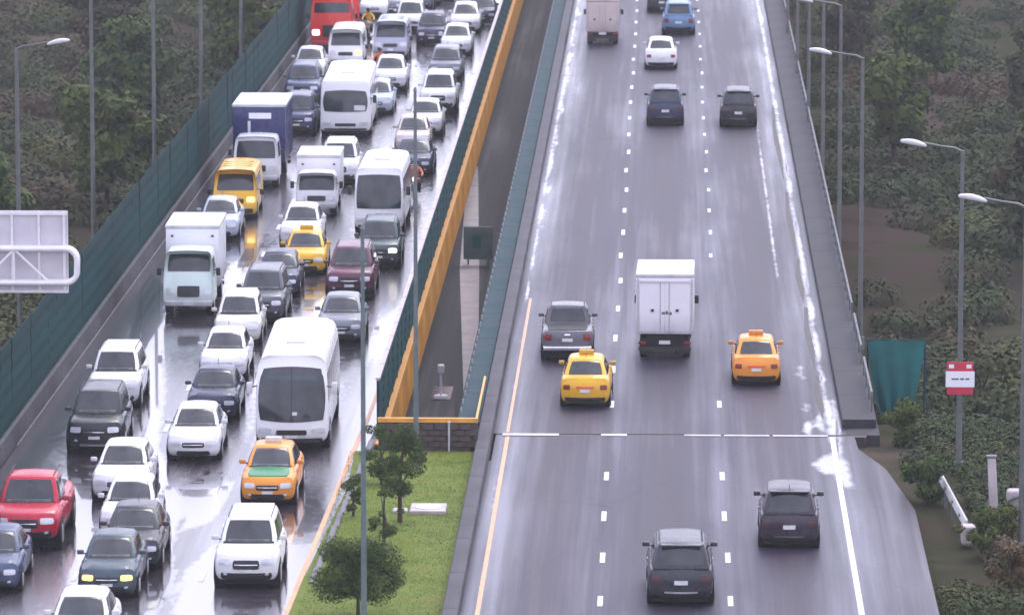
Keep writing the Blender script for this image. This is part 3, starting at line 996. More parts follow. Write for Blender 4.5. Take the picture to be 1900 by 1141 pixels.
for (x, y), lab in (((-24.18, 198.76), 'nearest left street lamp with its white head above the sign, leftmost pole'), ((-23.52, 218.62), 'second street lamp from the left edge, its head above the frame'),
                    ((-23.02, 239.86), 'third street lamp from the left edge, its head above the frame'), ((-22.74, 261.19), 'fourth street lamp from the left edge, its head above the frame'),
                    ((-22.48, 282.59), 'fifth street lamp from the left edge, nearest the top of the fence')):
    lamp((x, y, -4.9), 10.25, 1, lab, LG, r=0.11)
RG = 'street lamps right of the open carriageway'
for (x, y), zb, lab in (((10.56, 157.48), -0.9, 'street lamp at the right edge with a curved white head'), ((9.42, 170.93), -0.6, 'street lamp with the red and white sign on its pole'),
                    ((7.24, 199.14), -1.0, 'street lamp whose short pole stands just behind the teal panel'), ((7.08, 219.51), -1.0, 'second lamp pole beyond the teal panel on the right bridge edge'),
                    ((6.99, 240.73), -1.0, 'third lamp pole beyond the teal panel on the right bridge edge'), ((6.9, 262.05), -1.0, 'fourth lamp pole beyond the teal panel on the right bridge edge'),
                    ((6.85, 283.44), -1.0, 'fifth lamp pole beyond the teal panel on the right bridge edge'), ((6.79, 304.58), -1.0, 'farthest lamp pole on the right bridge edge, near the top')):
    lamp((x, y, zb), 9.95, -1, lab, RG, r=0.10)
def mast(loc, h, label):
    t = thing('median_mast', loc, label, 'mast', 'tall thin masts on the median')
    part(('mast', h), 'pole', 'steel_pole_green', t, lambda: cyl((0, 0, 0), (0, 0, h), 0.085, 0.05, 12))
    part('mastbase', 'base', 'steel_pole_green', t, lambda: cyl((0, 0, 0), (0, 0, 0.35), 0.16, 0.13, 12))
    part('mastcap', 'cap', 'steel_pole_green', t, lambda: cyl((0, 0, 0), (0, 0, 0.12), 0.07, 0.03, 12), (0, 0, h))
mast(((-8.13, 142.57)[0], (-8.13, 142.57)[1], 0.05), 11.2, 'tall thin grey-green mast rising through the trees at the bottom of the median')
mast(((-7.94, 168.69)[0], (-7.94, 168.69)[1], 0.05), 12.0, 'tall thin mast before the block wall, crossing the orange girder')

# red and white sign on the second right lamp pole
x, y = (9.42, 170.93)
rs_ = thing('road_sign', (x, y - 0.16, 2.1), 'red bordered sign with a white plate, fixed to a lamp pole on the right', 'sign')
part('rs1', 'panel', 'sign_red', rs_, lambda: rbox(0.42, 0.02, 1.06, 0.015), smooth=False)
part('rs2', 'white_plate', 'sign_white', rs_, lambda: box(-0.46, 0.46, -0.045, -0.022, 0.25, 0.76), smooth=False)
for i, (a_, b_) in enumerate(((-0.28, -0.05), (0.0, 0.12), (0.17, 0.30))):
    part(('rs3', i), 'printed_line', 'plate_print', rs_, lambda: box(a_, b_, -0.052, -0.047, 0.49, 0.54), smooth=False)
for s in (-1, 1):
    part('rs4', 'white_corner', 'sign_white', rs_, lambda: box(-0.08, 0.08, -0.030, -0.021, 0.86, 0.98), (0.28 * s, 0, 0), False)
part('rs5', 'bracket', 'steel_pole', rs_, lambda: box(-0.12, 0.12, 0.022, 0.16, 0.5, 0.6), smooth=False)

# overhead sign seen from behind on a rounded tube frame
og = thing('overhead_sign', (-21.6, 168.0, 0.0), 'back of a large white overhead sign on a rounded tube frame at the left edge', 'overhead sign')
part('og1', 'sign_panel', 'sign_back', og, lambda: rbox(1.36, 0.03, 2.62, 0.02), (1.31, 0.45, 5.62), False)
for i, xx in enumerate((0.05, 0.9, 1.75, 2.55)):
    part('og2', 'panel_stiffener', 'sign_tube', og, lambda: box(-0.04, 0.04, -0.05, 0.0, 0, 2.6), (xx, 0.41, 5.63), False)
for zz in (0.05, 2.53):
    part('og3', 'panel_edge', 'sign_tube', og, lambda: box(-1.34, 1.34, -0.06, -0.003, -0.04, 0.04), (1.31, 0.41, 5.62 + zz), False)
def frame_loop(yo):
    p = []
    x1, z0, z1, rr = 2.98, 6.0, 7.08, 0.36
    p.append((-3.5, yo, z0)); p.append((x1 - rr, yo, z0))
    for i in range(1, 6):
        a = -math.pi / 2 + math.pi / 2 * i / 6
        p.append((x1 - rr + rr * math.cos(a), yo, z0 + rr + rr * math.sin(a)))
    for i in range(0, 7):
        a = math.pi / 2 * i / 6
        p.append((x1 - rr + rr * math.cos(a), yo, z1 - rr + rr * math.sin(a)))
    p.append((-3.5, yo, z1))
    return tube(p, 0.085, 10)
part('og4', 'tube_frame', 'sign_tube', og, lambda: frame_loop(0.0))
part('og5', 'tube_frame', 'sign_tube', og, lambda: frame_loop(0.30))
for i, (xa, xb) in enumerate(((-1.0, 0.0), (1.0, 0.0), (1.0, 2.1), (-1.0, -2.1))):
    part(('og6', i), 'diagonal_brace', 'sign_tube', og, lambda: cyl((xb, 0.0, 6.02), (xa, 0.0, 7.06), 0.045, n=8))
part('og7', 'upright_brace', 'sign_tube', og, lambda: cyl((0.98, 0.0, 6.02), (0.98, 0.0, 7.06), 0.05, n=8))
part('og8', 'support_column', 'steel_pole', og, lambda: cyl((-3.5, 0.15, -1.0), (-3.5, 0.15, 7.4), 0.22, 0.2, 16))

# teal sheeting panel right of the bridge end
def teal():
    v, f = [], []
    nu, nv = 16, 10
    for side in (0, 1):
        for j in range(nv + 1):
            t2 = j / nv
            z = -1.9 + 2.75 * t2
            xa = lerp(0.55, 0.0, t2 ** 0.6)
            xb = lerp(1.35, 2.05, t2 ** 0.45)
            for i in range(nu + 1):
                u = i / nu
                v.append((lerp(xa, xb, u), 0.08 * math.sin(u * 19 + t2 * 2) * (1 - 0.6 * t2) + side * 0.03, z + 0.05 * math.sin(u * 3.1)))
    w = nu + 1
    o = w * (nv + 1)
    for j in range(nv):
        for i in range(nu):
            a = j * w + i
            f.append((a, a + 1, a + w + 1, a + w)); f.append((o + a, o + a + w, o + a + w + 1, o + a + 1))
    for i in range(nu):
        f.append((i, o + i, o + i + 1, i + 1)); k2 = nv * w + i; f.append((k2, k2 + 1, o + k2 + 1, o + k2))
    for j in range(nv):
        a = j * w; f.append((a, a + w, o + a + w, o + a)); a = j * w + nu; f.append((a, o + a, o + a + w, a + w))
    return v, f
tp = thing('sheeting_panel', (7.15, 189.5, 0.0), 'teal fabric sheeting hung beside the right bridge end', 'sheeting')
part('tp1', 'fabric', 'teal_cloth', tp, teal)
part('tp2', 'top_bar', 'fence_dark', tp, lambda: cyl((-0.1, 0.02, 0.90), (2.15, 0.02, 0.90), 0.03, n=8))
for xx in (0.02, 2.05):
    part('tp3', 'upright', 'fence_dark', tp, lambda: cyl((0, 0.10, -4.5), (0, 0.10, 0.92), 0.04, n=8), (xx, 0, 0))

# barrier remains and concrete pieces on the right bank
sb = thing('steel_barrier', (8.44, 169.04, 0), 'pale leaning steel barrier running down the right bank', 'barrier')
SB0, SB1 = (0.0, 0.0, 0.25), (0.57, -10.02, 0.10)
def beam(p, q, w, d):
    p, q = Vector(p), Vector(q)
    ax = (q - p)
    l = ax.length
    z = Vector((0, 0, 1)); ax.normalize(); s = ax.cross(z).normalized(); u = s.cross(ax)
    pr = [(-d, -w), (0, -w), (d, -w * 0.5), (0, 0), (d, w * 0.5), (0, w), (-d, w)]
    v = [tuple(e + s * a2 + u * b2) for e in (p, q) for a2, b2 in pr]
    n = len(pr)
    f = [tuple(range(n)), tuple(range(n, 2 * n))] + [(i, (i + 1) % n, n + (i + 1) % n, n + i) for i in range(n)]
    return v, f
part('sb1', 'rail', 'steel_pale', sb, lambda: beam(SB0, SB1, 0.17, 0.05), smooth=False)
for i in range(5):
    part('sb2', 'post', 'steel_pole', sb, lambda: box(-0.05, 0.05, -0.05, 0.05, -0.9, 0.05), tuple(lerp(SB0[k_], SB1[k_], (i + .2) / 5) for k_ in range(3)), False)
part('sb3', 'end_block', 'concrete_pale', sb, lambda: rbox(0.22, 0.3, 0.55, 0.06), (SB1[0] + .05, SB1[1] - .4, SB1[2] - .45))
cp_ = thing('concrete_post', ((10.13, 163.07)[0], (10.13, 163.07)[1], -1.3), 'tall pale concrete post on the bank at the right', 'post')
part('cp1', 'shaft', 'concrete_pale', cp_, lambda: rbox(0.14, 0.12, 2.75, 0.03, 3, lambda x, y, z: (x * (1 - 0.12 * z / 3) - 0.05 * z, y, z)))
part('cp2', 'cap', 'concrete', cp_, lambda: rbox(0.16, 0.14, 0.08, 0.02), (-0.14, 0, 2.74))
cb_ = thing('concrete_block', ((10.91, 165.27)[0], (10.91, 165.27)[1], -1.3), 'pale concrete block with a dark curved pipe at the right edge', 'concrete block')
part('cb1', 'block', 'concrete_pale', cb_, lambda: rbox(0.30, 0.3, 1.35, 0.10))
part('cb2', 'pipe', 'steel_pole', cb_, lambda: tube([(-0.45, -0.35, 0.1), (-0.42, -0.35, 0.7), (-0.25, -0.35, 1.05), (0.05, -0.35, 1.2), (0.4, -0.35, 1.2)], 0.05, 8))

# ------------------------------------------------------------------ vehicles
def wheel(key, parent, x, y, r, w, arch_x):
    s = 1 if x > 0 else -1
    o = part((key, 'tyre', s), 'wheel', 'tyre', parent, lambda: join(cyl((-w * s, 0, 0), (-0.03 * s, 0, 0), r, r, 22), cyl((-0.03 * s, 0, 0), (0, 0, 0), r, r * 0.9, 22)), (x, y, r))
    part((key, 'rim', s), 'rim', 'rim', o, lambda: join(cyl((-0.02 * s, 0, 0), (0.012 * s, 0, 0), r * 0.66, r * 0.60, 18)), (0, 0, 0))
    return o

CAR = {
 # L, W, zb, top profile (v -1 rear .. 1 front), cabin: z0,h, y front base/top, y rear base/top, half width base/top, wheel r, wheel ys
 'sedan': dict(L=4.35, W=1.72, zb=0.20, top=[(-1, .88), (-.92, 1.00), (-.6, 1.03), (-.1, .98), (.35, .96), (.6, .93), (.9, .87), (1, .80)],
               z0=0.92, h=0.55, yf=(1.02, 0.22), yr=(-1.72, -1.0), w=(.78, .58), wr=.31, wy=(1.36, -1.28), split=(.02,)),
 'hatch': dict(L=4.0, W=1.74, zb=0.22, top=[(-1, .95), (-.9, 1.05), (-.5, 1.04), (.3, 1.0), (.6, .96), (.9, .90), (1, .82)],
               z0=0.97, h=0.62, yf=(1.05, 0.30), yr=(-1.93, -1.45), w=(.80, .62), wr=.32, wy=(1.25, -1.25), split=(.05,)),
 'suv': dict(L=4.5, W=1.82, zb=0.27, top=[(-1, 1.02), (-.9, 1.12), (-.4, 1.10), (.3, 1.08), (.5, 1.07), (.85, 1.03), (1, .97)],
             z0=1.04, h=0.66, yf=(1.10, 0.42), yr=(-2.16, -1.78), w=(.83, .66), wr=.37, wy=(1.40, -1.35), split=(-.35, .25)),
 'pickup': dict(L=5.1, W=1.86, zb=0.38, top=[(-1, 1.12), (-.5, 1.12), (.1, 1.12), (.4, 1.12), (.85, 1.10), (1, 1.04)],
                z0=1.06, h=0.68, yf=(1.32, 0.72), yr=(-0.72, -0.50), w=(.84, .66), wr=.40, wy=(1.62, -1.55), split=(-.1,)),
}
def make_car(kind, t, paint_name, opts):
    S = CAR[kind]
    hx, hy, hz = S['W'] / 2, S['L'] / 2, 0.8
    P = 'paint_' + paint_name
    suv = kind in ('suv', 'pickup')
    def bw(x, y, z):
        u, v, q = x / hx, y / hy, z / hz
        ztop = prof(S['top'], max(-1, min(1, v)))
        zz = S['zb'] + q * (ztop - S['zb']) + 0.03 * (1 - u * u) * max(0, q - .5) * 2
        e = max(0, min(1, abs(v)) - .72) / .28
        xx = x * (1 - (.11 if v > 0 else .08) * e * e) * (1 - .07 * max(0, (q - .62) / .38) ** 2 - .06 * max(0, (.3 - q) / .3))
        m2 = min(1, abs(v)) ** 8
        cut = .22 * u * u + (.12 if v > 0 else .06) * max(0, (q - .55) / .45) ** 2 + .07 * max(0, (.3 - q) / .3) ** 2
        return (xx, y - math.copysign(1, v) * m2 * cut, zz)
    key = kind
    # body
    part((key, 'body'), 'body', P, t, lambda: rbox(hx, hy, hz, 0.13, 8, bw))
    # cabin
    y0, y1 = S['yr'][0], S['yf'][0]
    chx, chy, ch = S['w'][0], (y1 - y0) / 2, S['h']
    def cw(x, y, z):
        u, v, q = x / chx, y / chy, z / ch
        yf = lerp(S['yf'][0], S['yf'][1], q ** 1.1); yr = lerp(S['yr'][0], S['yr'][1], q ** 1.1)
        w = lerp(S['w'][0], S['w'][1], q ** 1.25) / S['w'][0]
        yy2 = lerp(yr, yf, (v + 1) / 2)
        yy2 += -.16 * u * u * min(1, max(0, v)) ** 4 + .10 * u * u * min(1, max(0, -v)) ** 4
        return (x * w * (1 - .06 * abs(v) ** 4), yy2, S['z0'] + z + .045 * q * (1 - u * u) * (1 - .4 * v * v))
    part((key, 'cabin'), 'cabin', P, t, lambda: rbox(chx, chy, ch, 0.075, 6, cw))
    A = (chx, chy, ch)
    gl = 'glass'
    part((key, 'ws'), 'windshield', gl, t, lambda: patch(*A, 'F', (-.88, .88), (.14, .90), cw, .014, 8, .12))
    for i, (u0, u1) in enumerate(((-.55, .0), (.10, .62))):
        part((key, 'wip', i), 'wiper', 'black_plastic', t, lambda: patch(*A, 'F', (u0, u1), (.185, .205), cw, .03, 3))
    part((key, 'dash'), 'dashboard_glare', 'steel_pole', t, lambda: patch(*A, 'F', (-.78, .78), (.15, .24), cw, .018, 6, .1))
    part((key, 'rvm'), 'inner_mirror', 'black_plastic', t, lambda: patch(*A, 'F', (-.10, .10), (.78, .86), cw, .02, 3))
    part((key, 'rw'), 'rear_window', gl, t, lambda: patch(*A, 'B', (-.84, .84), (.20 if suv else .14, .86), cw, .014, 8, .15))
    part((key, 'cowl'), 'cowl_panel', 'black_plastic', t, lambda: patch(*A, 'F', (-.92, .92), (.06, .15), cw, .012, 8, 0))
    for s, f in ((1, 'R'), (-1, 'L')):
        for i, vv in enumerate((.42, .0, -.40)):
            part((key, 'seam', s, i), 'door_seam', 'black_plastic', t, lambda: patch(hx, hy, hz, f, (vv - .003, vv + .003), (.18, .93), bw, .004, 4))
        for i, vv in enumerate((.08, -.32)):
            part((key, 'hnd', s, i), 'door_handle', 'chrome', t, lambda: patch(hx, hy, hz, f, (vv - .03, vv + .03), (.76, .80), bw, .02, 2))
        for i in range(2):
            part((key, 'fog', s), 'fog_lamp', 'lamp_clear', t, lambda: patch(hx, hy, hz, 'F', (s * .72 - .07, s * .72 + .07), (.22, .32), bw, .026, 3, .8)) if i else None
    cuts = [-.86] + [c for c in S['split']] + [.84]
    for s, f in ((1, 'R'), (-1, 'L')):
        for i in range(len(cuts) - 1):
            part((key, 'sw', s, i), 'side_window', gl, t, lambda: patch(*A, f, (cuts[i] + .03, cuts[i + 1] - .03), (.16, .84), cw, .012, 5, .06))
    B = (hx, hy, hz)
    # lights, grille, plates
    hl = (.58, .82) if not suv else (.60, .84)
    for s in (-1, 1):
        lit = (opts.get('lit') or (opts.get('lamp') and s == -1))
        a_ = (.52, .95) if s > 0 else (-.95, -.52)
        part((key, 'hl', s), 'headlight', ('lamp_lit_orange' if opts.get('lit') else 'lamp_lit_white') if lit else 'lamp_clear', t, lambda: patch(*B, 'F', a_, hl, bw, .016, 6, .4))
        a2 = (.66, .96) if s > 0 else (-.96, -.66)
        part((key, 'tl', s), 'tail_light', 'lamp_red' if paint_name in ('yellow', 'orange_taxi', 'white', 'grey', 'light_blue') else 'lamp_dark', t, lambda: patch(*B, 'B', a2, (.62, .84) if not suv else (.55, .86), bw, .016, 5, .3))
        mz = S['z0'] + .10
        o = part((key, 'mir', s), 'side_mirror', P, t, lambda: join(rbox(.10, .05, .13, .035, 2), ), (s * (S['w'][0] + .12), S['yf'][0] - .40, mz))
        part((key, 'mirarm', s), 'mirror_arm', 'black_plastic', o, lambda: box(-.10, .02, -.02, .02, .01, .04) if s > 0 else box(-.02, .10, -.02, .02, .01, .04), (-s * .10, 0, 0), False)
    part((key, 'gr'), 'grille', 'black_plastic', t, lambda: patch(*B, 'F', (-.46, .46), (.50, .74) if not suv else (.46, .80), bw, .018, 6, .3))
    part((key, 'grc'), 'grille_bar', 'chrome', t, lambda: patch(*B, 'F', (-.40, .40), (.62, .655), bw, .03, 6))
    part((key, 'in'), 'lower_intake', 'black_plastic', t, lambda: patch(*B, 'F', (-.72, .72) if not suv else (-.9, .9), (.05, .32) if not suv else (.02, .32), bw, .018, 6, .25))
    part((key, 'pf'), 'license_plate', 'plate_white', t, lambda: patch(*B, 'F', (-.22, .22), (.34, .47), bw, .03, 4))
    part((key, 'rb'), 'rear_bumper_trim', 'black_plastic', t, lambda: patch(*B, 'B', (-.90, .90), (.05, .28), bw, .014, 6, .2))
    part((key, 'pr'), 'license_plate', 'plate_white', t, lambda: patch(*B, 'B', (-.22, .22), (.52, .66), bw, .024, 4))
    if kind in ('suv', 'hatch'):
        part((key, 'rs'), 'rear_trim_strip', 'steel_pole' if paint_name != 'charcoal' else 'steel_pale', t, lambda: patch(*B, 'B', (-.55, .55), (.20, .26), bw, .03, 6, .1))
        part((key, 'spo'), 'roof_spoiler', P, t, lambda: rbox(.56, .12, .05, .02), (0, S['yr'][1] - .02, S['z0'] + S['h'] - .04))
    if kind == 'pickup':
        part((key, 'bed'), 'cargo_bed', 'black_plastic', t, lambda: patch(*B, 'T', (-.80, .80), (-.95, -.36), bw, .02, 6))
        part((key, 'tg'), 'tailgate_handle', 'chrome', t, lambda: patch(*B, 'B', (-.12, .12), (.80, .86), bw, .03, 3))
        part((key, 'cbr'), 'rear_bumper', 'chrome', t, lambda: rbox(.86, .09, .16, .04), (0, -hy - .05, .45))
    if opts.get('rack'):
        part((key, 'cbf'), 'chrome_bumper', 'chrome', t, lambda: patch(*B, 'F', (-.6, .6), (.02, .12), bw, .05, 5, .3))
    if suv:
        for s in (-1, 1):
            part((key, 'rr', s), 'roof_rail', 'black_plastic', t, lambda: tube([(0, .1, -.03), (0, 0, .03), (0, -1.5, .03), (0, -1.6, -.03)], .016, 6), (s * (S['w'][1] - .06), S['yf'][1] - .25, S['z0'] + S['h'] + .01))
        part((key, 'sk'), 'sill_trim', 'black_plastic', t, lambda: box(-hx * .955, hx * .955, -hy * .7, hy * .7, S['zb'] - .02, S['zb'] + .10), smooth=False)
    else:
        part((key, 'ant'), 'antenna', 'black_plastic', t, lambda: cyl((0, 0, 0), (0, -.16, .16), .01, n=5), (0, S['yr'][1] + .15, S['z0'] + S['h'] + .02))
    part((key, 'un'), 'underbody', 'under', t, lambda: box(-hx * .82, hx * .82, -hy * .88, hy * .86, .14, S['zb'] + .12), smooth=False)
    wr = S['wr']
    for wy in S['wy']:
        for s in (-1, 1):
            sx = bw(s * hx, wy, .3)[0]
            part((key, 'arch', s), 'wheel_arch', 'under', t, lambda: cyl((0, 0, 0), (s * .3, 0, 0), wr + .06, wr + .06, 24), (sx - s * .295, wy, wr + .01))
            wheel(key, t, sx + s * .016, wy, wr, .2, sx)
    # extras
    if 'taxi' in opts:
        o = part('taxisign', 'roof_sign', 'plate_white' if opts['taxi'] == 2 else P, t, lambda: rbox(.26, .09, .17, .04), (0, S['yf'][1] - .55, S['z0'] + S['h'] + .03))
        part((key, 'tmark'), 'trunk_mark', 'paint_red_taxi_mark', t, lambda: patch(*B, 'B', (-.40, .40), (.70, .78), bw, .03, 5))
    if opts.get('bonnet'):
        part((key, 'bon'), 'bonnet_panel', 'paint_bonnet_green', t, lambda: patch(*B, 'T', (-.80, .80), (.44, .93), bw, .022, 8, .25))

def big_warp(hx, hy, h, zb, rake, rp, bulge, taper, roofcam=.06, rearrake=.03):
    def w(x, y, z):
        u, v, q = x / hx, y / hy, z / h
        f = min(1, max(0, v)) ** 10; b3 = min(1, max(0, -v)) ** 10
        yy2 = y - f * (rake * max(0, q) ** rp + bulge * u * u + .05 * max(0, .15 - q) / .15) + b3 * (rearrake * q + .10 * u * u)
        return (x * (1 - taper * max(0, (q - .35) / .65) ** 2), yy2, zb + z + roofcam * (1 - u * u) * q)
    return w

BIG = {
 # L W H zb rake power bulge taper radius windscreen(a,b)  side windows (v0,v1,n,b0,b1)
 'coach': dict(L=9.0, W=2.36, H=3.05, zb=.30, rake=.75, rp=2.4, bulge=.30, taper=.10, r=.32, ws=((-.93, .93), (.25, .87)), k=.28, side=(-.93, .86, 7, .46, .80), wr=.44, wy=(3.0, -2.6)),
 'minibus': dict(L=7.0, W=2.05, H=2.75, zb=.30, rake=.45, rp=2.2, bulge=.20, taper=.08, r=.20, ws=((-.92, .92), (.33, .89)), k=.12, side=(-.93, .84, 5, .46, .82), wr=.38, wy=(2.3, -2.0)),
 'bus': dict(L=9.5, W=2.40, H=2.75, zb=.34, rake=.25, rp=2.0, bulge=.22, taper=.06, r=.16, ws=((-.90, .90), (.38, .80)), k=.30, side=(-.95, .88, 7, .50, .82), wr=.45, wy=(3.1, -2.8)),
 'van': dict(L=5.0, W=1.85, H=2.05, zb=.25, rake=1.25, rp=1.7, bulge=.18, taper=.12, r=.16, ws=((-.88, .88), (.54, .88)), k=.10, side=(-.4, .66, 2, .56, .84), wr=.34, wy=(1.6, -1.5)),
}
def make_big(kind, t, paint_name, opts):
    S = BIG[kind]
    hx, hy, h = S['W'] / 2, S['L'] / 2, S['H'] - S['zb']
    W_ = big_warp(hx, hy, h, S['zb'], S['rake'], S['rp'], S['bulge'], S['taper'])
    P = 'paint_' + paint_name
    B = (hx, hy, h)
    part((kind, 'body'), 'body', P, t, lambda: rbox(hx, hy, h, S['r'], 9, W_))
    part((kind, 'ws'), 'windshield', 'glass', t, lambda: patch(*B, 'F', S['ws'][0], S['ws'][1], W_, .02, 12, S['k']))
    if kind == 'coach':
        part((kind, 'wsd'), 'windshield_divider', 'black_plastic', t, lambda: patch(*B, 'F', (-.012, .012), (S['ws'][1][0] + .02, S['ws'][1][1] - .01), W_, .03, 6))
        part((kind, 'visor'), 'interior_sunshade', 'glass_teal', t, lambda: patch(*B, 'F', (-.70, .70), (.72, .775), W_, .028, 8, .3))
        part((kind, 'notice'), 'windshield_notice', 'plate_white', t, lambda: patch(*B, 'F', (-.16, -.02), (.33, .37), W_, .03, 3, .4))
    if kind in ('minibus', 'bus'):
        part((kind, 'dst'), 'destination_board', 'glass_teal' if kind == 'minibus' else 'plate_white', t, lambda: patch(*B, 'F', (-.8, -.35), (S['ws'][1][0] + .03, S['ws'][1][0] + .13), W_, .03, 4, .2))
    a0, a1, n, b0, b1 = S['side']
    for s, f in ((1, 'R'), (-1, 'L')):
        for i in range(n):
            q0, q1 = lerp(a0, a1, i / n) + .012, lerp(a0, a1, (i + 1) / n) - .012
            part((kind, 'sw', s, i), 'side_window', 'glass', t, lambda: patch(*B, f, (q0, q1), (b0, b1), W_, .014, 4, .05))
        if kind in ('coach', 'minibus'):
            part((kind, 'trim', s), 'side_stripe', 'bus_trim_blue', t, lambda: patch(*B, f, (-.9, .8), (.10, .17), W_, .012, 8))
    for s in (-1, 1):
        a_ = (.55, .92) if s > 0 else (-.92, -.55)
        zr = (.115, .18) if kind != 'van' else (.28, .40)
        lit = opts.get('lit') and s == -1
        part((kind, 'hl', s), 'headlight', 'lamp_lit_orange' if lit else 'lamp_clear', t, lambda: patch(*B, 'F', a_, zr, W_, .02, 5, .4))
        part((kind, 'tl', s), 'tail_light', 'lamp_red', t, lambda: patch(*B, 'B', (.72, .92) if s > 0 else (-.92, -.72), (.2, .4), W_, .02, 4, .2))
        mzz = S['zb'] + h * (.62 if kind != 'van' else .52)
        my = hy - S['rake'] * (.62 ** S['rp']) - S['bulge'] - .05
        o = part((kind, 'mir', s), 'side_mirror', 'black_plastic' if kind != 'coach' else P, t, lambda: rbox(.09, .06, .38 if kind != 'van' else .24, .04, 2), (s * (hx + .20), my + .05, mzz - .15))
        part((kind, 'ma', s), 'mirror_arm', 'black_plastic', o, lambda: cyl((0, 0, .2), (-s * .25, -.05, .25), .02, n=6))
    part((kind, 'gr'), 'grille', 'black_plastic', t, lambda: patch(*B, 'F', (-.42, .42), (.10, .16) if kind != 'van' else (.26, .36), W_, .016, 5, .2))
    part((kind, 'bu'), 'bumper_trim', 'black_plastic', t, lambda: patch(*B, 'F', (-.85, .85), (.02, .06) if kind != 'van' else (.03, .14), W_, .018, 6, .2))
    part((kind, 'pf'), 'license_plate', 'plate_white', t, lambda: patch(*B, 'F', (-.17, .17), (.065, .10) if kind != 'van' else (.16, .22), W_, .03, 3))
    part((kind, 'rw'), 'rear_window', 'glass', t, lambda: patch(*B, 'B', (-.75, .75), (.5, .85), W_, .016, 5, .1))
    if kind != 'van':
        part((kind, 'hatch'), 'roof_hatch', 'steel_pale', t, lambda: rbox(.32, .35, .07, .03), (0, hy - 3.4, S['H'] + .04))
    else:
        for i, yv in enumerate((-1.0, -.2, .5)):
            part((kind, 'rib'), 'roof_rib', P, t, lambda: rbox(.62, .04, .03, .012), (0, yv, S['H'] + .035))
    part((kind, 'un'), 'underbody', 'under', t, lambda: box(-hx * .85, hx * .85, -hy * .93, hy * .90, .2, S['zb'] + .12), smooth=False)
    for wy in S['wy']:
        for s in (-1, 1):
            sx = W_(s * hx, wy, .2)[0]
            part((kind, 'arch', s), 'wheel_arch', 'under', t, lambda: cyl((0, 0, 0), (s * .3, 0, 0), S['wr'] + .07, S['wr'] + .07, 24), (sx - s * .295, wy, S['wr'] + .02))
            wheel(kind, t, sx + s * .02, wy, S['wr'], .25, sx)
    if 'rack_load' in opts:
        pass

TRUCK = {
 # total L, cab L, W, cab H, box W, box H, box floor, rake
 'truck': dict(L=5.9, cl=2.1, W=1.88, ch=2.42, bw=2.02, bt=3.15, bf=.85, rake=.80, ws=(.62, .92), gr=(.16, .36), box='white', roof='white'),
 'truck_tall': dict(L=5.4, cl=1.7, W=1.85, ch=2.1, bw=2.03, bt=3.12, bf=.98, rake=.35, box='white', roof='white'),
 'truck_small': dict(L=5.2, cl=1.7, W=1.75, ch=2.0, bw=1.80, bt=2.55, bf=.75, rake=.35, box='beige', roof='beige'),
 'truck_blue': dict(L=6.6, cl=1.9, W=2.0, ch=2.30, bw=2.35, bt=3.55, bf=.95, rake=.30, box='navy_box', roof='white'),
 'truck_red': dict(L=6.6, cl=2.2, W=2.35, ch=2.95, ws=(.68, .90), gr=(.16, .42), bw=2.40, bt=3.3, bf=1.0, rake=.22, box='red', roof='red'),
 'boxvan': dict(L=4.9, cl=1.7, W=1.75, ch=1.85, bw=1.85, bt=2.45, bf=.7, rake=.62, box='white', roof='white'),
}
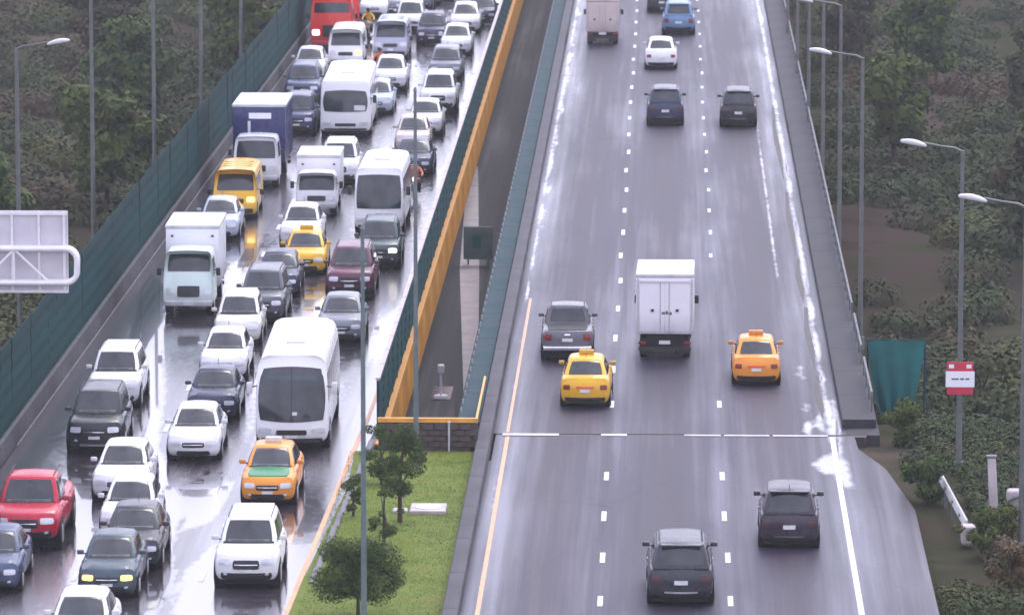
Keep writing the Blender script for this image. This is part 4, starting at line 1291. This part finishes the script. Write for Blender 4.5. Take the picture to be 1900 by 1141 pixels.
def make_truck(kind, t, paint_name, opts):
    S = TRUCK[kind]
    hx, hy, h = S['W'] / 2, S['cl'] / 2, S['ch'] - .42
    P = 'paint_' + paint_name
    W_ = big_warp(hx, hy, h, 0, S['rake'], 1.5, .12, .12, .05, 0)
    cy = S['L'] / 2 - hy
    cab = part((kind, 'cab'), 'cab', P, t, lambda: rbox(hx, hy, h, .12, 7, W_), (0, cy, .42))
    B = (hx, hy, h)
    part((kind, 'ws'), 'windshield', 'glass', cab, lambda: patch(*B, 'F', (-.88, .88), S.get('ws', (.50, .90)), W_, .016, 8, .10))
    part((kind, 'gr'), 'grille', 'black_plastic', cab, lambda: patch(*B, 'F', (-.45, .45), S.get('gr', (.19, .34)), W_, .014, 5, .15))
    part((kind, 'bp'), 'front_bumper', 'steel_pale' if kind != 'truck_red' else P, cab, lambda: rbox(hx * .96, .08, .22, .05), (0, hy - .06, -.02))
    part((kind, 'pf'), 'license_plate', 'plate_white', cab, lambda: box(-.2, .2, 0, .02, 0, .13), (0, hy + .03, .02), False)
    for s, f in ((1, 'R'), (-1, 'L')):
        part((kind, 'sw', s), 'side_window', 'glass', cab, lambda: patch(*B, f, (-.45, .55), (.52, .86), W_, .014, 4, .1))
        part((kind, 'hl', s), 'headlight', 'lamp_lit_white' if opts.get('lit') else 'lamp_clear', cab, lambda: patch(*B, 'F', (.58, .92) if s > 0 else (-.92, -.58), (.20, .32), W_, .018, 5, .3))
        o = part((kind, 'mir', s), 'side_mirror', 'black_plastic', cab, lambda: rbox(.08, .05, .30, .03, 2), (s * (hx + .17), hy - .42, h * .55))
        part((kind, 'ma', s), 'mirror_arm', 'black_plastic', o, lambda: cyl((0, 0, .2), (-s * .2, -.03, .22), .018, n=6))
    bl = S['L'] - S['cl'] - .12
    by = -S['L'] / 2 + bl / 2
    BP = 'paint_' + (paint_name if kind in ('truck_red',) else S['box'])
    bh = S['bt'] - S['bf']
    cg = part((kind, 'box'), 'cargo_box', BP, t, lambda: rbox(S['bw'] / 2, bl / 2, bh - .10, .03, 2), (0, by, S['bf']))
    part((kind, 'roof'), 'box_roof', 'paint_' + S['roof'], cg, lambda: rbox(S['bw'] / 2 + .03, bl / 2 + .03, .16, .06, 3), (0, 0, bh - .12))
    D = (S['bw'] / 2, bl / 2, bh - .1)
    for s in (-1, 1):
        part((kind, 'cp', s), 'corner_post', 'steel_pale' if kind != 'truck_red' else BP, cg, lambda: box(-.035, .035, -.02, 0, .05, bh - .16), (s * (S['bw'] / 2 - .05), -bl / 2 - .004, 0), False)
        part((kind, 'dr', s), 'rear_door', BP, cg, lambda: patch(*D, 'B', (.02, .88) if s > 0 else (-.88, -.02), (.05, .94), None, .02, 2))
        part((kind, 'bar', s), 'door_bar', 'steel_pale', cg, lambda: cyl((0, 0, .1), (0, 0, bh - .25), .014, n=6), (s * .16, -bl / 2 - .035, 0))
        part((kind, 'hn', s), 'door_handle', 'black_plastic', cg, lambda: box(-.05, .05, -.06, -.03, 0, .09), (s * .44, -bl / 2, bh * .38), False)
        part((kind, 'tl', s), 'tail_light', 'lamp_red', t, lambda: rbox(.14, .03, .10, .02), (s * (S['bw'] / 2 - .22), -S['L'] / 2 + .10, .60))
    for i in range(int(bl / .6)):
        for s in (-1, 1):
            part((kind, 'rib', s), 'side_rib', BP, cg, lambda: box(-.012, .012, -.02, .02, .05, bh - .2), (s * (S['bw'] / 2 + .008), -bl / 2 + .35 + i * .6, 0), False)
    if kind == 'truck_tall':
        part((kind, 'mark'), 'door_emblem', 'steel_pole', cg, lambda: join(box(-.16, -.04, -.036, -.024, .72, .80), box(-.02, .06, -.036, -.024, .72, .84), box(.08, .20, -.036, -.024, .70, .80)), (.05, -bl / 2, 0), False)
        part((kind, 'top'), 'roof_edge_band', 'sign_back', cg, lambda: box(-D[0] * .96, D[0] * .96, -.04, -.022, bh - .30, bh - .22), (0, -bl / 2, 0), False)
    if kind == 'truck_blue':
        part((kind, 'band'), 'white_band', 'sign_white', cg, lambda: box(-.55, .45, .0, .03, bh * .76, bh * .86), (0, bl / 2, 0), False)
        part((kind, 'upr'), 'white_upright', 'sign_back', cg, lambda: box(.38, .50, .0, .025, bh * .40, bh * .72), (0, bl / 2, 0), False)
    if kind in ('truck', 'boxvan'):
        for s in (-1, 1):
            part((kind, 'fl', s), 'marker_lamp', 'lamp_dark', cg, lambda: rbox(.05, .02, .08, .02, 1), (s * (S['bw'] / 2 - .25), bl / 2 + .015, bh - .42))
    if kind == 'truck_red':
        part((kind, 'ra'), 'lower_intake', 'black_plastic', cab, lambda: box(-.75, .75, .02, .04, -.16, -.02), (0, hy, 0), False)
    part((kind, 'ch'), 'chassis', 'under', t, lambda: box(-S['W'] * .36, S['W'] * .36, -S['L'] / 2 + .1, S['L'] / 2 - .25, .38, S['bf'] - .01), smooth=False)
    part((kind, 'rbm'), 'rear_bumper', 'black_plastic', t, lambda: box(-S['bw'] * .46, S['bw'] * .46, -.06, .06, .38, .52), (0, -S['L'] / 2 + .05, 0), False)
    part((kind, 'rpl'), 'license_plate', 'plate_white', t, lambda: box(-.2, .2, -.02, 0, 0, .13), (0, -S['L'] / 2 + .0, .62), False)
    for s in (-1, 1):
        part((kind, 'mf'), 'mudflap', 'black_plastic', t, lambda: box(-S['W'] * .13, S['W'] * .13, -.01, .01, .2, .75), (s * S['W'] * .33, -S['L'] / 2 + .35, 0), False)
    wr = .40
    for wy in (cy + .15, -S['L'] / 2 + 1.15):
        for s in (-1, 1):
            wheel(kind, t, s * (S['W'] / 2 - .02), wy, wr, .28, 0)

CATS = {'sedan': ('sedan', 'car'), 'hatch': ('hatchback', 'car'), 'suv': ('sport_utility_vehicle', 'car'), 'pickup': ('pickup_truck', 'pickup'), 'taxi': ('taxi', 'taxi'), 'taxi_hatch': ('taxi', 'taxi'),
        'coach': ('coach', 'bus'), 'minibus': ('minibus', 'bus'), 'bus': ('bus', 'bus'), 'van': ('van', 'van')}
VEHICLES = [   # kind, x and y of the bumper facing the camera (m), heading (deg), paint, extras, label
    ('suv',-11.87,149.14,180.35,'white',{},
     'white sport utility vehicle nearest the orange edge line, behind the orange taxi'),
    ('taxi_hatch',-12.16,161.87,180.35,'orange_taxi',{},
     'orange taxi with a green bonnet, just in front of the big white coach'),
    ('coach',-12.16,171.2,180.35,'white_coach',{},
     'big white coach with one tall dark windscreen, right behind the green-bonneted taxi'),
    ('sedan',-15.15,169.36,180.35,'white',{},
     'white sedan alone in the middle lane, left of the big coach'),
    ('sedan',-15.16,176.81,180.35,'dark_blue',{},
     'dark blue sedan tucked behind the lone white middle-lane sedan'),
    ('sedan',-15.48,185.15,180.35,'white',{},
     'white sedan directly left of the front of the big coach roof'),
    ('hatch',-15.6,192.8,180.35,'cream',{},
     'off-white hatchback between the big coach and the gunmetal grey crossover'),
    ('suv',-18.7,179.05,180.35,'white',{},
     'white sport utility vehicle behind the black one next to the green fence'),
    ('suv',-18.45,170.63,180.35,'black',{'rack': 1},
     'black sport utility vehicle with chrome bumper beside the left parapet'),
    ('sedan',-16.78,162.27,180.35,'white',{},
     'white sedan in front of the black sport utility vehicle, with another white sedan ahead'),
    ('sedan',-15.95,156.13,180.35,'white',{},
     'white sedan squeezed between another white sedan and a charcoal one'),
    ('sedan',-15.41,151.81,180.35,'charcoal',{},
     'charcoal sedan half hidden behind the dark teal sedan with lit lamps'),
    ('sedan',-15.66,147.69,180.35,'dark_teal',{'lit': 1},
     'dark teal sedan with glowing orange headlamps'),
    ('sedan',-15.6,139.29,180.35,'white',{},
     'pale car cut off by the bottom edge of the view'),
    ('pickup',-18.78,154.57,180.35,'red',{'big': 1},
     'red pickup truck beside the left parapet'),
    ('sedan',-19.05,148.34,180.35,'slate',{},
     'slate blue sedan in front of the red pickup'),
    ('sedan',-11.88,193.4,180.35,'silver',{},
     'silver sedan right behind the big coach, nearest the median fence'),
    ('suv',-12.16,204.19,180.35,'burgundy',{},
     'burgundy sport utility vehicle behind the silver sedan'),
    ('suv',-11.5,211.99,180.35,'green_grey',{'lamp': 1},
     'dark green sport utility vehicle in front of the white minibus'),
    ('minibus',-11.99,222.31,180.35,'white_coach',{},
     'white minibus with a large windscreen, nearest the median fence'),
    ('suv',-15.09,197.91,180.35,'gunmetal',{},
     'gunmetal grey crossover behind the off-white hatchback'),
    ('sedan',-14.99,204.67,180.35,'dark_blue',{},
     'dark blue sedan behind the gunmetal grey crossover'),
    ('sedan',-14.36,210.43,180.35,'yellow',{},
     'yellow taxi half hidden behind a dark blue sedan'),
    ('sedan',-15.01,218.04,180.35,'white',{},
     'white sedan behind the half-hidden yellow taxi'),
    ('boxvan',-14.99,227.94,180.35,'white',{},
     'small white box van left of the white minibus'),
    ('suv',-14.69,238.2,180.35,'white',{},
     'white sport utility vehicle between the small box van and the blunt white bus'),
    ('bus',-15.48,256.12,180.35,'white_coach',{},
     'blunt white bus in the middle of the jam, behind a white sport utility vehicle'),
    ('truck_blue',-18.25,237.16,180.35,'white',{},
     'white-cabbed truck with a navy blue cargo box under a white roof'),
    ('suv',-17.81,256.93,180.35,'navy',{},
     'navy blue sport utility vehicle beside the blue cargo truck'),
    ('van',-18.41,226.81,180.35,'yellow',{'lit': 1},
     'yellow van with its left headlamp glowing, behind the white box truck'),
    ('sedan',-18.59,220.49,180.35,'silver_blue',{},
     'pale blue car in front of the yellow van, half hidden by the white box truck'),
    ('truck',-18.0,199.94,180.35,'pale_green',{},
     'white box truck with pale green cab beside the left parapet'),
    ('sedan',-18.85,281.19,180.35,'white',{},
     'white sedan in front of the red truck cab, beside the left fence'),
    ('suv',-18.48,270.67,180.35,'slate',{},
     'slate grey sport utility vehicle behind the navy blue one'),
    ('truck_red',-18.55,295.98,180.35,'red_truck',{'lit': 1},
     'red truck with a wide windscreen at the top of the left carriageway'),
    ('van',-17.27,287.08,180.35,'white_coach',{'lit': 1},
     'white delivery van with a lit headlamp between red truck and blunt white bus'),
    ('sedan',-14.49,265.58,180.35,'silver_blue',{},
     'pale blue sedan beside the right flank of the blunt white bus'),
    ('sedan',-14.37,276.71,180.35,'white',{},
     'white sedan just in front of the grey-blue van, middle of the jam'),
    ('van',-15.07,291.54,180.35,'lilac',{},
     'grey-blue van behind a white sedan in the middle of the jam'),
    ('hatch',-14.72,306.21,180.35,'white',{},
     'white hatchback two places behind the grey-blue van'),
    ('sedan',-17.29,314.98,180.35,'white',{},
     'white sedan behind the yellow-jacketed motorcyclist'),
    ('sedan',-18.3,321.59,180.35,'silver_blue',{},
     'pale blue sedan at the top of the view next to the red truck'),
    ('suv',-14.85,319.01,180.35,'silver',{},
     'silver sport utility vehicle near the top of the third queue'),
    ('suv',-11.43,266.6,180.35,'white',{},
     'white sport utility vehicle fifth from the top beside the median fence'),
    ('sedan',-11.65,257.1,180.35,'white',{},
     'white sedan behind the beige sedan near the median fence'),
    ('sedan',-11.93,249.89,180.35,'beige',{},
     'beige sedan in front of a white sedan near the median fence'),
    ('sedan',-11.48,241.53,180.35,'dark_blue',{},
     'dark blue sedan with an orange-jacketed motorcyclist in front of it'),
    ('hatch',-11.66,281.4,180.35,'silver',{},
     'silver hatchback behind the white sport utility vehicle near the median fence'),
    ('sedan',-11.59,293.9,180.35,'white',{},
     'white sedan in the fence-side queue, fourth from the top'),
    ('sedan',-11.58,306.3,180.35,'white',{},
     'white sedan in the fence-side queue, third from the top'),
    ('sedan',-10.78,310.68,180.35,'dark_blue',{},
     'dark blue car nearest the median fence at the top of the view'),
    ('sedan',-11.82,317.77,180.35,'silver',{},
     'silver sedan at the top of the fence-side queue'),
    ('sedan',-16.41,316.32,180.35,'silver',{},
     'silver sedan beside the white one behind the yellow-jacketed motorcyclist'),
    ('sedan',-15.72,321.67,180.35,'silver_blue',{},
     'pale blue sedan at the top edge between a silver and a white car'),
    ('hatch',-13.17,299.04,180.35,'dark_blue',{},
     'dark blue hatchback beside the fence-side queue high in the jam'),
    ('sedan',-13.22,323.79,180.35,'white',{},
     'white sedan right at the top edge left of the silver one'),
    ('suv',0.42,147.27,0,'charcoal',{'rear': 1},
     'charcoal crossover nearest the camera in the middle lane of the open carriageway'),
    ('hatch',3.66,155.55,0,'dark_plum',{},
     'dark plum hatchback in the right lane near the bottom'),
    ('taxi',-2.71,179.84,0,'yellow',{},
     'yellow taxi in the left lane, close behind the grey pickup'),
    ('taxi',3.14,184.55,0,'orange_taxi',{},
     'orange taxi in the right lane of the open carriageway'),
    ('pickup',-3.55,189.48,0,'grey',{},
     'grey pickup truck just ahead of the yellow taxi'),
    ('truck_tall',-0.02,190.07,0,'white',{},
     'tall white box truck seen from behind in the middle lane'),
    ('suv',-0.1,261.42,0,'dark_blue',{},
     'black sport utility vehicle in the middle lane of the open carriageway'),
    ('suv',3.49,260.85,0,'black',{},
     'black sport utility vehicle in the right lane, level with another'),
    ('sedan',-0.35,287.3,0,'white',{},
     'white sedan alone in the middle lane near the top'),
    ('suv',0.63,305.42,0,'light_blue',{},
     'light blue sport utility vehicle near the top of the open carriageway'),
    ('sedan',-0.34,318.76,0,'charcoal',{},
     'charcoal sedan ahead of the light blue vehicle at the top'),
    ('truck_small',-3.63,299.91,0,'beige',{},
     'pale beige box truck seen from behind in the left lane at the top'),
]
for kind, x, y, head, pnt, opts, label in VEHICLES:
    nm, cat = CATS.get(kind, ('box_truck', 'truck'))
    if pnt == 'yellow' and kind == 'sedan':
        nm, cat = 'taxi', 'taxi'
        opts = dict(opts, taxi=1)
    base = {'taxi': 'sedan', 'taxi_hatch': 'sedan'}.get(kind, kind)
    if kind == 'taxi':
        opts = dict(opts, taxi=1)
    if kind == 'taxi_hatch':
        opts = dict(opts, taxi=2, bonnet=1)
    L_ = CAR[base]['L'] if base in CAR else BIG[base]['L'] if base in BIG else TRUCK[base]['L']
    hd = R(head + random.uniform(-0.8, 0.8))
    loc = (x, y + L_ / 2, 0.006)
    grp = 'vehicles queuing on the jammed carriageway' if head > 90 else 'vehicles driving away on the open carriageway'
    t = thing(nm, loc, label, cat, grp, hd)
    if base in CAR:
        t.scale = (random.uniform(.97, 1.03), random.uniform(.94, 1.06), random.uniform(1.0, 1.07))
        if opts.get('big'):
            t.scale = (1.10, 1.08, 1.10)
        make_car(base, t, pnt, opts)
    elif base in BIG: make_big(base, t, pnt, opts)
    else: make_truck(base, t, pnt, opts)

# ------------------------------------------------------------------ motorcycles and riders
def rider_mesh():
    pts = {'pelvis': ((0, -.25, .84), .15), 'belly': ((0, -.20, 1.02), .14), 'chest': ((0, -.08, 1.24), .17), 'neck': ((0, .0, 1.42), .07), 'head': ((0, .04, 1.56), .10), 'crown': ((0, .05, 1.66), .085)}
    ed = [('pelvis', 'belly'), ('belly', 'chest'), ('chest', 'neck'), ('neck', 'head'), ('head', 'crown')]
    for s in (-1, 1):
        k = str(s)
        pts.update({'sh' + k: ((s * .20, -.06, 1.34), .075), 'el' + k: ((s * .33, .16, 1.14), .052), 'wr' + k: ((s * .31, .40, 1.06), .036), 'ha' + k: ((s * .30, .50, 1.05), .045),
                    'hip' + k: ((s * .12, -.20, .80), .10), 'kn' + k: ((s * .22, .24, .72), .072), 'an' + k: ((s * .20, .06, .36), .045), 'toe' + k: ((s * .20, .24, .30), .04)})
        ed += [('chest', 'sh' + k), ('sh' + k, 'el' + k), ('el' + k, 'wr' + k), ('wr' + k, 'ha' + k), ('pelvis', 'hip' + k), ('hip' + k, 'kn' + k), ('kn' + k, 'an' + k), ('an' + k, 'toe' + k)]
    names = list(pts)
    me = bpy.data.meshes.new('rider_skeleton')
    me.from_pydata([pts[n][0] for n in names], [(names.index(a), names.index(b2)) for a, b2 in ed], [])
    o = bpy.data.objects.new('rider_skeleton', me)
    col.objects.link(o)
    o.modifiers.new('skin', 'SKIN')
    sv = me.skin_vertices[0].data
    for i, n in enumerate(names):
        sv[i].radius = (pts[n][1],) * 2
        sv[i].use_root = (n == 'pelvis')
    sm = o.modifiers.new('sub', 'SUBSURF'); sm.levels = 2; sm.render_levels = 2
    dg = bpy.context.evaluated_depsgraph_get()
    out = bpy.data.meshes.new_from_object(o.evaluated_get(dg))
    bpy.data.objects.remove(o); bpy.data.meshes.remove(me)
    out.materials.clear()
    for _ in range(3):
        out.materials.append(None)
    for p in out.polygons:
        c = p.center
        p.use_smooth = True
        p.material_index = 2 if (c.z > 1.44 or (c.y > .44 and c.z > .95)) else 0 if c.z > .86 and not (abs(c.x) < .3 and c.y > .1 and c.z < .9) else 1
    out.name = 'rider'
    return out
RM = rider_mesh()
def motorcycle(loc, rz, paintn, lit, label, jacket, plabel):
    t = thing('motorcycle', loc, label, 'motorcycle', 'motorcycles threading through the jam', rz)
    for wy in (.66, -.62):
        o = part('mcw', 'wheel', 'tyre', t, lambda: (lambda rr: rr)(torus(.27, .06)), (0, wy, .32))
        part('mcr', 'rim', 'rim', o, lambda: cyl((-.03, 0, 0), (.03, 0, 0), .20, n=16))
    part('mctank', 'fuel_tank', paintn, t, lambda: rbox(.14, .24, .22, .08, 3), (0, .12, .70))
    part('mcseat', 'seat', 'black_plastic', t, lambda: rbox(.13, .36, .10, .04, 3), (0, -.40, .72))
    part('mceng', 'engine', 'under', t, lambda: rbox(.16, .26, .32, .05), (0, .05, .34))
    part('mcfork', 'fork', 'steel_pale', t, lambda: join(cyl((-.07, .66, .32), (-.07, .42, .98), .02, n=6), cyl((.07, .66, .32), (.07, .42, .98), .02, n=6)))
    part('mcbar', 'handlebar', 'black_plastic', t, lambda: tube([(-.36, .44, 1.05), (-.15, .46, 1.02), (.15, .46, 1.02), (.36, .44, 1.05)], .018, 6))
    part('mcfend', 'front_fender', paintn, t, lambda: rbox(.08, .22, .05, .02), (0, .64, .64))
    part('mchl', 'headlight', 'lamp_lit_white' if lit else 'lamp_clear', t, lambda: rbox(.09, .07, .18, .05), (0, .56, .84))
    part('mctail', 'tail_light', 'lamp_red', t, lambda: rbox(.07, .03, .06, .02), (0, -.78, .76))
    p = bpy.data.objects.new('person', RM)
    col.objects.link(p)
    p.location = loc; p.rotation_euler = (0, 0, rz)
    for i, mm in enumerate((jacket, 'trousers', 'skin_tone')):
        p.material_slots[i].link = 'OBJECT'
        p.material_slots[i].material = MATS[mm]
    tag(p, plabel, 'person')
    part('helmet', 'helmet', 'helmet_dark', p, lambda: rbox(.135, .155, .27, .13, 4), (0, .045, 1.49))
    part('visor', 'visor', 'glass', p, lambda: patch(.135, .155, .27, 'F', (-.8, .8), (.35, .65), lambda x, y, z: (x, y - x * x * 3.2, z), .012, 5), (0, .045, 1.49))
def torus(Rr_, r, n=22, m2=8):
    v, f = [], []
    for i in range(n):
        a = 2 * math.pi * i / n
        for j in range(m2):
            b2 = 2 * math.pi * j / m2
            q = Rr_ + r * math.cos(b2)
            v.append((r * math.sin(b2), q * math.cos(a), q * math.sin(a)))
    for i in range(n):
        for j in range(m2):
            f.append((i * m2 + j, ((i + 1) % n) * m2 + j, ((i + 1) % n) * m2 + (j + 1) % m2, i * m2 + (j + 1) % m2))
    return v, f
for (x, y), pn, lit, lab, jk, pl in (
        ((-11.03, 233.36), 'paint_red', 1, 'small red motorcycle with its headlamp on beside the white minibus', 'jacket_orange', 'rider in an orange jacket and dark helmet beside the white minibus'),
        ((-16.94, 302.99), 'paint_yellow', 0, 'yellow motorcycle beside the red truck', 'jacket_yellow', 'rider in a yellow jacket beside the red truck'),
        ((-15.14, 281.24), 'paint_orange_taxi', 1, 'orange motorcycle with its headlamp on, left of a white sedan high in the jam', 'jacket_orange', 'rider in an orange jacket left of a white sedan, high in the jam')):
    motorcycle((x, y + .9, 0.01), R(180), pn, lit, lab, jk, pl)
